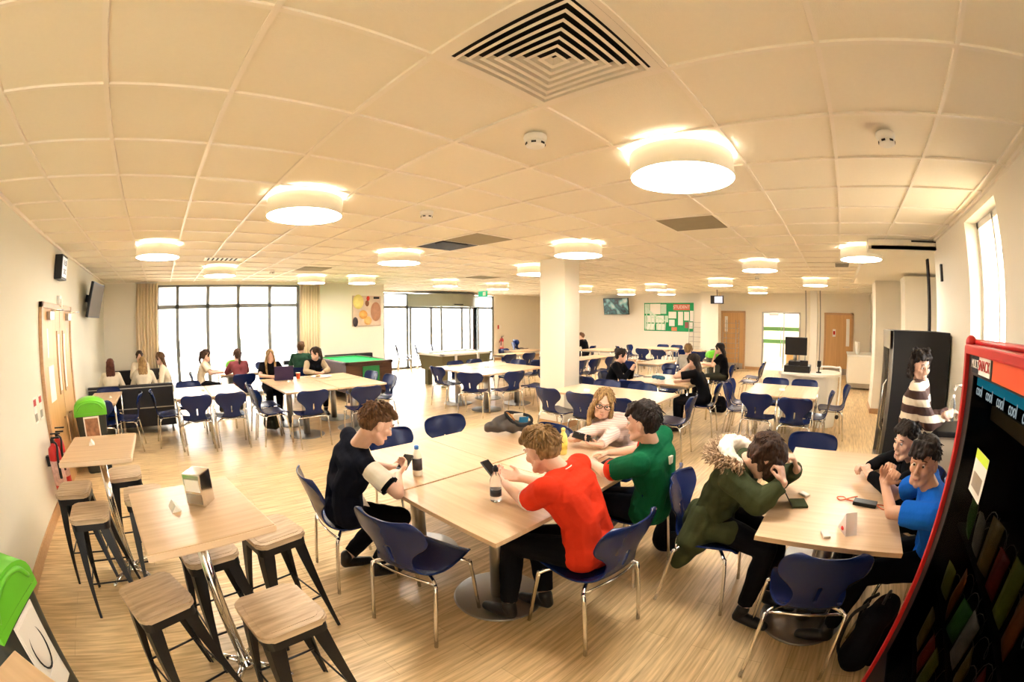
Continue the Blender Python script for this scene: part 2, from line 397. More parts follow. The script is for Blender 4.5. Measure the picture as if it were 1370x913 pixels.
# entrance drum: curved metal header bowing into the room
def arc_pts(x0, x1, y, bow, n=24):
    out = []
    for i in range(n + 1):
        t = i / n; out.append((x0 + (x1 - x0) * t, y - bow * math.sin(PI * t)))
    return out
p = arc_pts(8.3, 11.6, YE, .75)
en = struct('door_1', MB().prism(p, 2.14, 2.58), M['canopy'])
MB().box(9.75, 10.15, YE - .785, YE - .74, 2.19, 2.23, .004).obj('door_sensor', M['blackmatt'], en)
fr = MB()
for t in (.02, .3, .7, .98):
    i = t * 24; x = 8.3 + 3.3 * t; yy = YE - .75 * math.sin(PI * t); fr.box(x - .035, x + .035, yy - .03, yy + .03, 0, 2.15, .004)
fr.obj('door_frame', M['alu'], en)
for a, b in ((0.03, .29), (.31, .5), (.5, .69), (.71, .97)):
    q = [(8.3 + 3.3 * (a + (b - a) * k / 8), YE - .75 * math.sin(PI * (a + (b - a) * k / 8))) for k in range(9)]
    q2 = [(x, y + .012) for x, y in q[::-1]]
    MB().prism(q + q2, .02, 2.13).obj('door_pane', M['glass'], en)
# ---- doors
# left wall double door (leaf and a half) with glazed slots, push bar and closer arms
d = struct('door_2', MB().box(XL - .001, XL + .03, 4.84, 6.4, 0, 1.96), M['door'])
fb = MB().box(XL, XL + .05, 4.78, 4.84, 0, 2.02, .004).box(XL, XL + .05, 6.4, 6.46, 0, 2.02, .004).box(XL, XL + .05, 4.78, 6.46, 1.96, 2.02, .004).box(XL + .028, XL + .034, 5.75, 5.765, 0, 1.96)
fb.obj('door_frame', M['edge'], d)
for y in (5.62, 5.95):
    MB().box(XL + .03, XL + .045, y - .07, y + .07, 1.0, 1.72, .003).obj('vision_panel_frame', M['edge'], d)
    MB().box(XL + .044, XL + .048, y - .04, y + .04, 1.04, 1.68).obj('vision_panel', M['paper'], d)
    MB().tube([(XL + .03, y, .72), (XL + .075, y, .74), (XL + .075, y, .3), (XL + .03, y, .28)], .013, 8).obj('pull_handle', M['edge'], d)
for y in (5.15, 6.2):
    MB().box(XL + .03, XL + .09, y - .09, y + .09, 1.84, 1.93, .006).obj('door_closer', M['steel'], d)
    MB().tube([(XL + .07, y, 1.94), (XL + .2, y + .18, 1.945), (XL + .05, y + .36, 1.95)], .009, 6).obj('closer_arm', M['chrome'], d)
MB().box(XL + .03, XL + .034, 5.05, 5.32, .98, 1.36).obj('notice', M['paper'], d)
MB().box(XL + .03, XL + .034, 5.07, 5.1, 1.45, 1.75).obj('finger_plate', M['steel'], d)
MB().box(XL + .03, XL + .034, 6.2, 6.23, 1.45, 1.75).obj('finger_plate', M['steel'], d)
# far wall wooden doors
def far_door(n, y0, y1, z1, win, sign=False):
    o = struct(n, MB().box(XF - .03, XF + .001, y0 + .07, y1 - .07, 0, z1 - .07), M['door'])
    MB().box(XF - .05, XF, y0, y0 + .07, 0, z1, .004).box(XF - .05, XF, y1 - .07, y1, 0, z1, .004).box(XF - .05, XF, y0, y1, z1 - .07, z1, .004).obj('door_frame', M['edge'], o)
    MB().box(XF - .036, XF - .03, win[0], win[1], win[2], win[3]).obj('vision_panel', M['white'], o)
    MB().box(XF - .034, XF - .03, y0 + .07, y1 - .07, 0, .2).obj('kick_plate', M['steel'], o)
    if sign: MB().box(XF - .036, XF - .03, -.02, .1, 1.25, 1.5).obj('door_sign', M['white'], o)
    return o
far_door('door_3', 3.42, 4.36, 2.04, (4.1, 4.22, 1.3, 1.85))
d4 = far_door('door_4', -.7, .42, 2.04, (-.55, -.42, .95, 1.85), True)
MB().box(XF - .04, XF - .035, .0, .08, 1.32, 1.44).obj('sign_figure', M['red'], d4)
# glazed partition door
gd = struct('door_5', MB().box(XF - .02, XF + .03, 1.32, 1.38, 0, 2.02).box(XF - .02, XF + .03, 2.72, 2.78, 0, 2.02).box(XF - .02, XF + .03, 1.32, 2.78, 1.97, 2.02).box(XF - .02, XF + .03, 1.93, 1.97, 0, 2.0), M['steel'])
MB().box(XF, XF + .01, 1.38, 1.93, .02, 1.97).obj('door_pane', M['glass'], gd)
MB().box(XF, XF + .01, 1.97, 2.72, .02, 1.97).obj('door_pane', M['glass'], gd)
for z in (.95, 1.38): MB().box(XF - .004, XF - .001, 1.38, 2.72, z, z + .13).obj('manifestation_band', mat('translucent_green_film', (.25, .6, .2), rough=.5), gd)
MB().tube([(XF - .02, 2.05, .5), (XF - .07, 2.05, .55), (XF - .07, 2.05, 1.5), (XF - .02, 2.05, 1.55)], .014, 8).obj('pull_handle', M['chrome'], gd)
MB().box(XF - .06, XF - .01, 2.15, 2.5, 1.9, 1.96, .004).obj('door_closer', M['steel'], gd)
# corridor behind the glass
struct('wall_corridor', MB().box(18.4, 18.5, -1, 5, 0, CZ).box(XF + .15, 18.5, -.3, -.2, 0, CZ).box(XF + .15, 18.5, 4.4, 4.5, 0, CZ).box(XF + .15, 18.5, -.3, 4.5, -.1, 0).box(XF + .15, 18.5, -.3, 4.5, CZ, CZ + .1), M['wall'])
tag(MB().box(16.6, 17.1, 1.0, 1.95, .002, .95, .01).obj('reception_desk', M['door']), 'wooden desk seen low through the glazed door', 'desk')
# white riser pipes and dark partition edges behind the till
struct('wall_riser', MB().box(14.1, 14.35, .62, .86, 0, CZ, .01), M['white'])
struct('trim_4', MB().box(14.05, 14.09, .99, 1.02, 0, CZ), M['alu'])
struct('trim_5', MB().box(14.05, 14.09, .5, .53, 0, CZ), M['alu'])
# outside
struct('ground_outside', MB().box(-30, 45, YE + .16, 60, -.12, -.02).box(-30, 5.9, YB + .16, YE + .16, -.12, -.02).box(-10, 20, -40, -5.2, -.12, -.02), mat('pale_paving', (.62, .6, .55), rough=.9))
ob = MB().box(-6, 9, 34, 40, 0, 7)
tag(ob.obj('building_outside', mat('pale_render', (.7, .66, .6), rough=.9)), 'pale washed-out building beyond the wide glazed windows', 'building')
# ------------------------------------------------------------------ prototypes
CH = 'blue moulded canteen chairs'
def make_chair():
    t = thing('canteen_chair', 'x', 'chair', group=CH)
    prof = [(.225, .424, .17), (.213, .443, .2), (.15, .452, .218), (.05, .446, .222), (-.05, .438, .215), (-.13, .441, .185), (-.18, .462, .148), (-.205, .51, .122), (-.22, .56, .125), (-.233, .61, .165), (-.245, .65, .21), (-.258, .69, .235), (-.273, .735, .238), (-.288, .775, .226), (-.295, .797, .195), (-.298, .806, .15)]
    P = catmull([V(p) for p in prof], 3)
    bm = bmesh.new(); us = [-1, -.94, -.8, -.6, -.4, -.2, -.06, .06, .2, .4, .6, .8, .94, 1]; rows = []
    for (x, z, w) in P:
        row = []
        back = max(0, min(1, (z - .5) / .2))
        for u in us:
            e = abs(u) ** 2.2
            row.append(bm.verts.new((x + back * .055 * e, u * w if abs(u) > .1 else u * .14, z + (1 - back) * .018 * e * (1 if x < .2 else .3))))
        rows.append(row)
    for i in range(len(rows) - 1):
        for k in range(len(us) - 1):
            zc = (P[i].y + P[i + 1].y) / 2
            if k == 6 and P[i].x < -.19 and .53 < zc < .625: continue
            f = bm.faces.new((rows[i][k], rows[i][k + 1], rows[i + 1][k + 1], rows[i + 1][k])); f.smooth = True
    mb = MB(); mb.bm.free(); mb.bm = bm
    sh = mb.obj('shell', M['blue'], t)
    modapply(sh, [('SOLIDIFY', dict(thickness=.011, offset=0)), ('SUBSURF', dict(levels=1, render_levels=1))])
    for pl in sh.data.polygons: pl.use_smooth = True
    for sx in (1, -1):
        for sy in (1, -1):
            MB().tube([(sx * .1, sy * .13, .425), (sx * .13, sy * .18, .423), (sx * .155, sy * .215, .405), (sx * .17, sy * .222, .37), (sx * .225, sy * .228, .008)], .0115, 8, smooth_n=3).obj('leg', M['chrome'], t)
    MB().tube([(-.155, -.2, .412), (-.18, -.13, .43), (-.19, -.05, .432), (-.19, .05, .432), (-.18, .13, .43), (-.155, .2, .412)], .008, 6, smooth_n=2).tube([(.1, -.15, .425), (.1, .15, .425)], .01, 6).tube([(-.1, -.15, .422), (.1, -.13, .425)], .008, 6).tube([(-.1, .15, .422), (.1, .13, .425)], .008, 6).tube([(-.1, -.15, .422), (-.1, .15, .422)], .01, 6).obj('under_frame', M['chrome'], t)
    return t
chair0 = make_chair(); used = []
def chair(x, y, deg, label, group=None, z=0, tilt=None):
    if not used:
        chair0.location = (x, y, z); chair0.rotation_euler = (0, 0, R(deg)); o = chair0; used.append(1)
        o['label'] = label
    else: o = dup(chair0, (x, y, z), R(deg), label)
    o['group'] = group or CH
    return o

def make_pedestal(w=.83, l=.81, grp='square beech canteen tables on pedestals'):
    t = thing('canteen_table', 'x', 'table', group=grp)
    MB().box(-w / 2, w / 2, -l / 2, l / 2, .714, .74, .003).obj('tabletop', M['beech'], t)
    MB().box(-w / 2 + .0, w / 2, -l / 2, l / 2, .7165, .7365).obj('edge_band', M['edge'], t)
    t.children[1].scale = (1.001, 1.001, 1)
    MB().lathe([(.052, .02), (.052, .712)], 24).obj('column', M['steel'], t)
    MB().lathe([(.275, 0), (.285, .003), (.285, .01), (.275, .014), (.0, .015)], 40).obj('base_disc', M['disc'], t)
    return t
ped0 = make_pedestal(); ped_used = []
def ped(x, y, label, group, sx=1, sy=1):
    if not ped_used: o = ped0; o.location = (x, y, 0); ped_used.append(1)
    else: o = dup(ped0, (x, y, 0), 0)
    o['label'] = label; o['group'] = group; return o
def make_legtable(w, l):
    t = thing('canteen_table', 'x', 'table')
    MB().box(-w / 2, w / 2, -l / 2, l / 2, .715, .74, .003).obj('tabletop', M['beech'], t)
    MB().box(-w / 2 + .04, w / 2 - .04, -l / 2 + .04, l / 2 - .04, .675, .714).obj('apron', M['steel'], t)
    for sx in (1, -1):
        for sy in (1, -1): MB().tube([(sx * (w / 2 - .022), sy * (l / 2 - .022), .714), (sx * (w / 2 - .022), sy * (l / 2 - .022), 0)], .016, 10).obj('leg', M['chrome'], t)
    return t
def make_bar():
    t = thing('bar_table', 'x', 'table', group='high beech bar tables')
    a, b = .285, .33
    MB().box(-a, a, -b, b, .93, .965, .004).obj('tabletop', M['beech2'], t)
    MB().box(-a - .004, a + .004, -b - .004, b + .004, .934, .961, .003).obj('edge_band', mat('pale_edge_band', (.78, .6, .42), rough=.35), t)
    MB().lathe([(.03, .05), (.03, .93)], 20).lathe([(.1, .915), (.1, .93)], 20).obj('column', M['chrome'], t)
    f = MB().lathe([(.05, .03), (.055, .06), (.035, .075), (.03, .1)], 20)
    for k in range(4):
        c, s = math.cos(PI / 2 * k + PI / 4), math.sin(PI / 2 * k + PI / 4)
        f.tube([(c * .03, s * .03, .055), (c * .15, s * .15, .05), (c * .25, s * .25, .02), (c * .27, s * .27, .012)], [.022, .02, .016, .012], 10, smooth_n=0)
    f.obj('base', M['chrome'], t)
    return t
def make_stool():
    t = thing('bar_stool', 'x', 'stool', group='wooden-topped black metal stools')
    def rsq(h, r, n=6):
        out = []
        for cx, cy, a0 in ((h - r, h - r, 0), (-h + r, h - r, 90), (-h + r, -h + r, 180), (h - r, -h + r, 270)):
            for k in range(n + 1): a = R(a0 + 90 * k / n); out.append((cx + r * math.cos(a), cy + r * math.sin(a)))
        return out
    s = MB().prism(rsq(.155, .045), .63, .66, bev=.007); s.obj('seat', M['stoolwood'], t)
    MB().prism(rsq(.128, .03), .6595, .6625, bev=.0012).obj('seat_inset', M['stoolwood'], t)
    MB().prism(rsq(.147, .04), .585, .631).obj('apron', M['black'], t)
    for sx in (1, -1):
        for sy in (1, -1):
            lg = MB(); top = V((sx * .118, sy * .118, .62)); bot = V((sx * .2, sy * .2, 0))
            n = V((sx, sy, 0)).normalized(); tt = V((-sx, sy, 0)).normalized(); rings = []
            for q, wd in ((0, .052), (.12, .05), (.4, .036), (.75, .02), (1, .014)):
                c = top.lerp(bot, q)
                rings.append([lg.bm.verts.new(c + tt * wd - n * wd * .55), lg.bm.verts.new(c + n * wd * .35), lg.bm.verts.new(c - tt * wd - n * wd * .55), lg.bm.verts.new(c - tt * wd * .8 - n * (wd * .55 + .006)), lg.bm.verts.new(c + n * (wd * .35 - .012)), lg.bm.verts.new(c + tt * wd * .8 - n * (wd * .55 + .006))])
            for A, B in zip(rings, rings[1:]):
                for k in range(6): lg.bm.faces.new((A[k], A[(k + 1) % 6], B[(k + 1) % 6], B[k]))
            lg.bm.faces.new(rings[0][::-1]); lg.bm.faces.new(rings[-1])
            lg.obj('leg', M['black'], t)
    for a, b in (((1, 1), (1, -1)), ((1, -1), (-1, -1)), ((-1, -1), (-1, 1)), ((-1, 1), (1, 1))):
        z = .21 if a[0] == b[0] else .23
        k = .118 + (.62 - z) / .62 * .082 - .012
        MB().tube([(a[0] * k, a[1] * k, z), (b[0] * k, b[1] * k, z)], .006, 6).obj('footrest_bar', M['black'], t)
    return t
def placeset(proto, specs):
    for i, (x, y, dg, lab) in enumerate(specs):
        if i == 0: proto.location = (x, y, 0); proto.rotation_euler = (0, 0, R(dg)); proto['label'] = lab
        else: dup(proto, (x, y, 0), R(dg), lab)

# ------------------------------------------------------------------ tables
GM = 'square tables pushed together in the centre foreground'
ped(1.635, 1.655, 'square beech table with the black capped water bottle, nearest camera in the centre group', GM)
ped(2.47, 1.655, 'square beech table between the red polo shirt boy and the smiling girl with glasses', GM)
ped(1.635, 2.485, 'square beech table where the boy in the black and white top rests his arms', GM)
ped(2.47, 2.485, 'square beech table with the open dark shoulder bag lying on it', GM)
GR = 'square tables under the phones at the right'
ped(2.355, -.14, 'square beech table with the power bank, food packet and the parka girl\'s elbow', GR)
ped(3.165, -.14, 'square beech table with a single dark phone lying near its far edge', GR)
GC = 'square tables by the green pool table'
for x, y, l in ((2.18, 6.33, 'square beech table at the near left corner of the group before the pool table'), (3.03, 6.33, 'square beech table at the near right corner of the group before the pool table'), (2.18, 7.17, 'square beech table carrying the dark purple laptop'), (3.03, 7.17, 'square beech table with the white tray in front of the girl in a black gilet')): ped(x, y, l, GC)
GD = 'square tables left of the column'
for x, y, l in ((5.62, 5.95, 'square beech table nearest the camera in the group left of the white column'), (6.47, 5.95, 'square beech table closest to the white column, right side of its group'), (5.62, 6.8, 'square beech table at the left of the group in front of the olive pool table'), (6.47, 6.8, 'square beech table at the back of the group left of the white column')): ped(x, y, l, GD)
GE = 'pair of square tables right of the column'
ped(5.07, 3.3, 'square beech table beside the foot of the white column', GE)
ped(5.07, 2.5, 'square beech table directly behind the green polo shirt boy\'s head', GE)
lt0 = make_legtable(.54, 1.1)
placeset(lt0, [(.4, 6.78, 0, 'narrow beech table with chrome legs, left half of the pair at the front left'), (.95, 6.78, 0, 'narrow beech table with chrome legs, right half of the pair at the front left')])
for o, gname in ((lt0, 'narrow tables with chrome legs at the left'),): pass
for o in list(C.objects):
    if o.name.startswith('canteen_table') and not o.get('group'): o['group'] = 'narrow beech tables with chrome legs'
def lt(x, y, dg, lab, grp='narrow beech tables with chrome legs'): return dup(lt0, (x, y, 0), R(dg), lab, grp)
lt(-1.12, 6.85, 0, 'beech table against the left wall behind the green lidded bin')
lt(1.72, 8.95, 90, 'small beech table between the cream shirt girl and the maroon hoodie girl')
lt(2.85, 9.45, 90, 'pale beech table glaring in the window light behind the laptop girl')
lt(6.52, 1.05, 90, 'beech table half further from the parka girl, by the till counter side')
lt(6.52, .5, 90, 'beech table half nearer the pillar, in front of the till counter')
lt(6.75, 3.05, 90, 'beech table with the blue pencil case and small bottle on it')
lt(6.75, 2.5, 90, 'beech table under the elbows of the girl in black with a hand on her head')
lt(9.3, 4.15, 90, 'beech table in front of the grey shirt person at mid distance')
lt(9.3, 3.15, 90, 'beech table in front of the girl in black eating')
lt(8.35, 6.05, 90, 'beech table just right of the column, two thirds of the way back')
lt(9.46, 6.05, 90, 'beech table joined to the right of the one beside the column')
lt(12.2, 7.2, 0, 'beech table in front of the two people at the far wall')
lt(11.65, 7.2, 0, 'beech table beyond the column in the rear row')
lt(13.35, 6.05, 0, 'beech table below the television in the rear')
lt(13.9, 6.05, 0, 'beech table below the notice board, rearmost')
lt(13.4, 4.88, 0, 'beech table below the notice board, in front')
lt(8.9, 8.3, 90, 'beech table behind the group left of the column')
lt(10.0, 8.95, 90, 'beech table in front of the stacked chairs by the extinguisher')

# ------------------------------------------------------------------ chairs
chair(1.07, 2.50, -5, 'blue chair the boy in the black and white top sits on', 'chairs around the centre tables')
chair(1.165, 1.79, 16, 'empty blue chair in the foreground left of the red polo shirt boy', 'chairs around the centre tables')
chair(1.755, 1.08, 82, 'bright blue chair under the boy in the red polo shirt', 'chairs around the centre tables')
chair(2.48, 1.22, 84, 'blue chair under the boy in the green polo shirt', 'chairs around the centre tables')
chair(2.5, 3.02, -94, 'empty bright blue chair on the window side of the centre tables', 'chairs around the centre tables')
chair(1.85, 2.9, -85, 'blue chair hidden behind the head of the boy in black and white', 'chairs around the centre tables')
chair(2.72, 2.3, 172, 'empty dark blue chair left of the smiling girl, pushed under the table', 'chairs around the centre tables')
chair(3.2, 1.7, 178, 'blue chair under the smiling girl with glasses', 'chairs around the centre tables')
chair(2.42, .62, -87, 'blue chair under the girl in the green parka', 'chairs around the right hand tables')
chair(1.99, -.1, 11, 'empty blue chair at the bottom right, its back to the camera', 'chairs around the right hand tables')
chair(3.58, .13, 178, 'blue chair at the far end of the right hand tables', 'chairs around the right hand tables')
chair(2.44, -.7, 92, 'blue chair under the boy in the blue T-shirt', 'chairs around the right hand tables')
chair(3.02, -.72, 90, 'blue chair under the dark haired boy in black', 'chairs around the right hand tables')
GL = 'chairs around the left hand tables'
chair(.42, 6.26, 90, 'navy chair at the front left table, left one seen from behind', GL)
chair(.95, 6.26, 88, 'navy chair at the front left table, right one seen from behind', GL)
chair(.4, 7.33, -90, 'navy chair on the sofa side of the front left table', GL)
chair(-.02, 6.78, 5, 'navy chair at the left end of the front left table', GL)
chair(-.72, 6.7, 178, 'navy chair facing the wall table, seen side on', GL)
chair(-1.12, 7.22, -90, 'navy chair behind the wall table beside the green lidded bin', GL)
chair(-1.12, 6.4, 90, 'navy chair pushed under the wall table with a pale seat', GL)
chair(1.55, 8.3, 95, 'navy chair under the girl in the maroon hoodie', GL)
chair(.8, 8.9, -5, 'navy chair under the girl in the cream top', GL)
chair(2.06, 5.8, 88, 'navy chair at the pool table group, left one seen from behind', GL)
chair(2.86, 5.68, 84, 'navy chair at the pool table group, right one seen from behind', GL)
chair(1.62, 6.75, 0, 'navy chair at the left side of the pool table group, further one', GL)
chair(1.58, 6.2, 5, 'navy chair at the left side of the pool table group, nearer one', GL)
chair(3.5, 6.3, 178, 'navy chair on the right side of the pool table group, nearer one', GL)
chair(3.5, 6.95, 182, 'pale glaring chair on the right side of the pool table group, further one', GL)
chair(2.1, 7.84, -90, 'chair under the blonde girl with the laptop', GL)
chair(2.95, 7.8, -95, 'chair under the girl in the black gilet', GL)
chair(2.95, 8.68, 60, 'blue chair behind the laptop table by the window', GL)
chair(2.5, 9.92, -90, 'chair on the window side of the glaring white table', GL)
GDc = 'chairs around the tables left of the column'
chair(5.1, 5.72, 30, 'navy chair near the front corner of the tables left of the column', GDc)
chair(5.3, 6.75, 0, 'navy chair on the left side of the tables left of the column', GDc)
chair(5.62, 5.42, 84, 'navy chair seen from behind beside the column', GDc)
chair(6.3, 5.3, 96, 'navy chair half hidden by the column, seat catching light', GDc)
chair(6.0, 7.1, -90, 'grey looking chair back on the olive pool table side, left', GDc)
chair(6.55, 7.1, -90, 'grey looking chair back on the olive pool table side, right', GDc)
chair(6.95, 6.55, 180, 'chair on the far right side of the tables left of the column', GDc)
chair(7.5, 6.5, 90, 'chair in the row behind, nearest the column', GDc)
chair(8.1, 7.9, 90, 'chair in front of the table before the extinguisher', GDc)
chair(8.8, 7.85, 85, 'chair with a rounded navy back below the stacked chairs', GDc)
chair(9.4, 8.95, -90, 'chair at the table nearest the extinguisher wall', GDc)
GEc = 'chairs around the tables right of the column'
chair(4.78, 3.6, -8, 'navy chair beside the column with a bright slot, facing the table', GEc)
chair(4.74, 3.06, 0, 'navy chair just left of the smiling girl\'s head', GEc)
chair(4.72, 2.55, 2, 'navy chair behind the hair of the smiling girl', GEc)
chair(5.1, 2.02, 95, 'bright blue chair side on behind the green polo shirt boy', GEc)
chair(5.42, 3.35, 180, 'navy chair back above the table right of the column, left', GEc)
chair(5.42, 2.75, 180, 'navy chair back above the table right of the column, right', GEc)
chair(6.55, 3.72, -80, 'dark chair under the girl in black at the middle table', GEc)
chair(6.08, 3.8, -20, 'dark chair with its back beside the girl in black', GEc)
chair(6.1, 3.05, 2, 'black looking chair back below the pencil case', GEc)
chair(6.36, 2.03, 97, 'dark chair under the girl in black holding her head', GEc)
chair(7.42, 3.05, 180, 'dark chair on the far side of the middle table, nearer', GEc)
chair(8.2, 3.45, 175, 'dark chair on the far side of the middle table, further', GEc)
chair(8.75, 4.45, -20, 'navy chair side on in the middle distance', GEc)
GK = 'chairs around the table before the till'
chair(5.92, 1.03, -6, 'navy chair seen from behind at the table before the till', GK)
chair(5.78, .49, 2, 'black looking chair with a rucksack on the floor beside it', GK)
chair(6.32, 1.40, -90, 'blue chair at the left of the table before the till, nearer', GK)
chair(6.82, 1.46, -88, 'blue chair at the left of the table before the till, further', GK)
chair(7.12, 1.02, 180, 'chair back beyond the table before the till, left', GK)
chair(7.12, .5, 180, 'chair back beyond the table before the till, right', GK)
chair(6.24, .25, 90, 'navy chair at the right of the table before the till, nearer', GK)
chair(6.95, -.02, 97, 'navy chair standing clear at the right of the till table', GK)
chair(9.2, 1.88, 95, 'dark chair near the till, nearer of the side on pair', GK)
chair(9.95, 1.95, 92, 'dark chair near the till, further of the side on pair', GK)
chair(9.1, 2.5, 92, 'dark chair under the girl in black eating', GK)
GF = 'chairs in the rear rows'
for i, (x, y, a, l) in enumerate((
    (7.95, 5.62, 90, 'rear row chair at the column edge, seen from behind'), (8.5, 5.6, 88, 'second rear row chair from the column, seen from behind'), (9.2, 5.6, 90, 'third rear row chair from the column, seen from behind'),
    (9.3, 6.5, -90, 'chair back on the far side of the long table beyond the column'), (8.35, 6.5, -90, 'chair back nearest the column on the far side of the long table'),
    (11.1, 6.15, 120, 'dark rear chair at the end of the table before the two people'), (12.9, 7.0, -45, 'small dark chair side on below the television'),
    (12.45, 6.0, 0, 'rear chair with a pale slot under the television'), (12.3, 5.4, 0, 'rear chair with a pale slot under the left of the notice board'),
    (12.98, 4.75, 0, 'dark rear chair under the notice board, left of its pair'), (13.4, 4.28, 90, 'dark rear chair under the notice board, right of its pair'),
    (13.62, 6.95, -90, 'rearmost chair back at the left below the notice board'), (14.35, 6.3, 180, 'rearmost chair back at the middle below the notice board'), (14.35, 5.75, 180, 'rearmost chair back at the right below the notice board'),
    (12.35, 8.15, 95, 'chair under the person in black by the far wall'), (12.3, 4.1, 10, 'chair at the near right of the rear tables'))): chair(x, y, a, l, GF)
for k, (x, y, a, w) in enumerate(((7.5, 11.7, -30, 'leftmost'), (8.0, 11.35, -30, 'middle'), (8.45, 11.1, -30, 'rightmost'))):
    for n in range(2):
        chair(x - .02 * n, y, a, 'sunlit blue chair, %s of the %s stack by the entrance windows' % (('bottom', 'top')[n], w), 'stacked chairs by the entrance', z=.1 * n)
for n in range(2):
    chair(12.3 + .05 * n, 11.2 - .06 * n, -30 + 12 * n, 'blue chair, %s of the stack beside the far extinguisher' % ('bottom', 'top')[n], 'stacked chairs by the extinguisher', z=.11 * n)

# ------------------------------------------------------------------ bar tables and stools
placeset(make_bar(), [(.02, 1.87, 8, 'high beech table with the chrome napkin dispenser'), (-.61, 3.12, 0, 'high beech table beside the wall extinguisher'), (-.72, .55, -35, 'high beech table cut off at the bottom left corner')])
placeset(make_stool(), [(-.29, 1.73, 22, 'wooden topped stool at the lower left of the near high table'), (.24, 1.45, 8, 'wooden topped stool nearest the camera, right of the chrome column'), (.44, 2.16, 12, 'wooden topped stool at the right corner of the near high table'), (.04, 2.1, 10, 'wooden topped stool beneath the near high table, behind its chrome column'), (-.32, 3.0, 4, 'wooden topped stool peeping out behind the near high table\'s left corner'), (-.74, 2.77, 3, 'wooden topped stool in front of the far high table'), (-.95, 3.22, 0, 'wooden topped stool against the left wall under the extinguisher'), (-.5, 3.5, 5, 'wooden topped stool behind the far high table')])
# ------------------------------------------------------------------ people
class Blob(MB):
    """closed shapes that are fused into one skin by a voxel remesh"""
    def cone(s, a, ra, b, rb, cap_a=True, cap_b=True, seg=14):
        a, b = V(a), V(b)
        if (b - a).length > 1e-4: s.tube([a, b], [ra, rb], seg)
        if cap_a: s.ball(a, ra, seg=seg)
        if cap_b: s.ball(b, rb, seg=seg)
        return s
    def fuse(s, name, mats, parent, base, vox, sm=3, disp=0.0, dscale=.05, adapt=0.0):
        bmesh.ops.translate(s.bm, vec=-V(base), verts=s.bm.verts)
        o = s.obj(name, mats, parent)
        mods = [('REMESH', dict(mode='VOXEL', voxel_size=vox, use_smooth_shade=True))]
        if sm: mods.append(('SMOOTH', dict(factor=.5, iterations=sm)))
        modapply(o, mods)
        if disp:
            me = o.data; k = len(me.vertices); co = [0.0] * (3 * k); nn = [0.0] * (3 * k)
            me.vertices.foreach_get('co', co); me.vertex_normals.foreach_get('vector', nn); nf = noise.noise
            for i in range(0, 3 * k, 3):
                q = nf((co[i] / dscale, co[i + 1] / dscale, co[i + 2] / dscale)) * disp
                co[i] += nn[i] * q; co[i + 1] += nn[i + 1] * q; co[i + 2] += nn[i + 2] * q
            me.vertices.foreach_set('co', co); me.update()
        for p in o.data.polygons: p.use_smooth = True
        return o

def ik(a, b, l1, l2, hint):
    a, b, hint = V(a), V(b), V(hint); d = b - a; L = d.length
    if L > (l1 + l2) * .999: s = L / ((l1 + l2) * .999); l1 *= s; l2 *= s
    x = (l1 * l1 - l2 * l2 + L * L) / (2 * L); h = math.sqrt(max(0, l1 * l1 - x * x)); dn = d / L
    p = (hint - a) - dn * (hint - a).dot(dn)
    if p.length < 1e-4: p = V((0, 0, -1))
    return a + dn * x + p.normalized() * h

def hand(B, w, d, n, side, curl=.5, sc=1.0, thumb=True):
    """palm + four unequal fingers + thumb; w wrist, d finger direction, n palm normal, side = +1/-1 thumb side"""
    w, d, n = V(w), V(d).normalized(), V(n).normalized(); n = (n - d * n.dot(d)).normalized(); s = d.cross(n) * side
    K = []
    for i, (o, ln) in enumerate(((.028, .078), (.0095, .086), (-.009, .08), (-.026, .064))):
        k = w + d * .082 * sc + s * o * sc; K.append(k)
        B.cone(w + s * o * .6 * sc, .014 * sc, k, .0105 * sc, seg=8)
        a = k; dd = d.copy()
        for j, f in enumerate((.45, .32, .23)):
            an = curl * (.7 if j == 0 else 1.0); ax = d.cross(n)
            dd = Matrix.Rotation(an, 3, ax) @ dd
            b = a + dd * ln * f * sc; B.cone(a, (.0092 - .0008 * j) * sc, b, (.0085 - .0008 * j) * sc, seg=8); a = b
    B.cone(w + d * .05 * sc, .016 * sc, w + d * .06 * sc + s * .02 * sc, .013 * sc, seg=8)
    if thumb:
        a = w + d * .02 * sc + s * .022 * sc; b = a + (d * .7 + s * .75 + n * .25).normalized() * .04 * sc; c = b + (d * .9 + s * .15 + n * .45).normalized() * .032 * sc
        B.cone(a, .0125 * sc, b, .0105 * sc, seg=8).cone(b, .0105 * sc, c, .0085 * sc, seg=8)

def headframe(look, up=(0, 0, 1)):
    x = V(look).normalized(); y = V(up).cross(x).normalized(); z = x.cross(y); return x, y, z

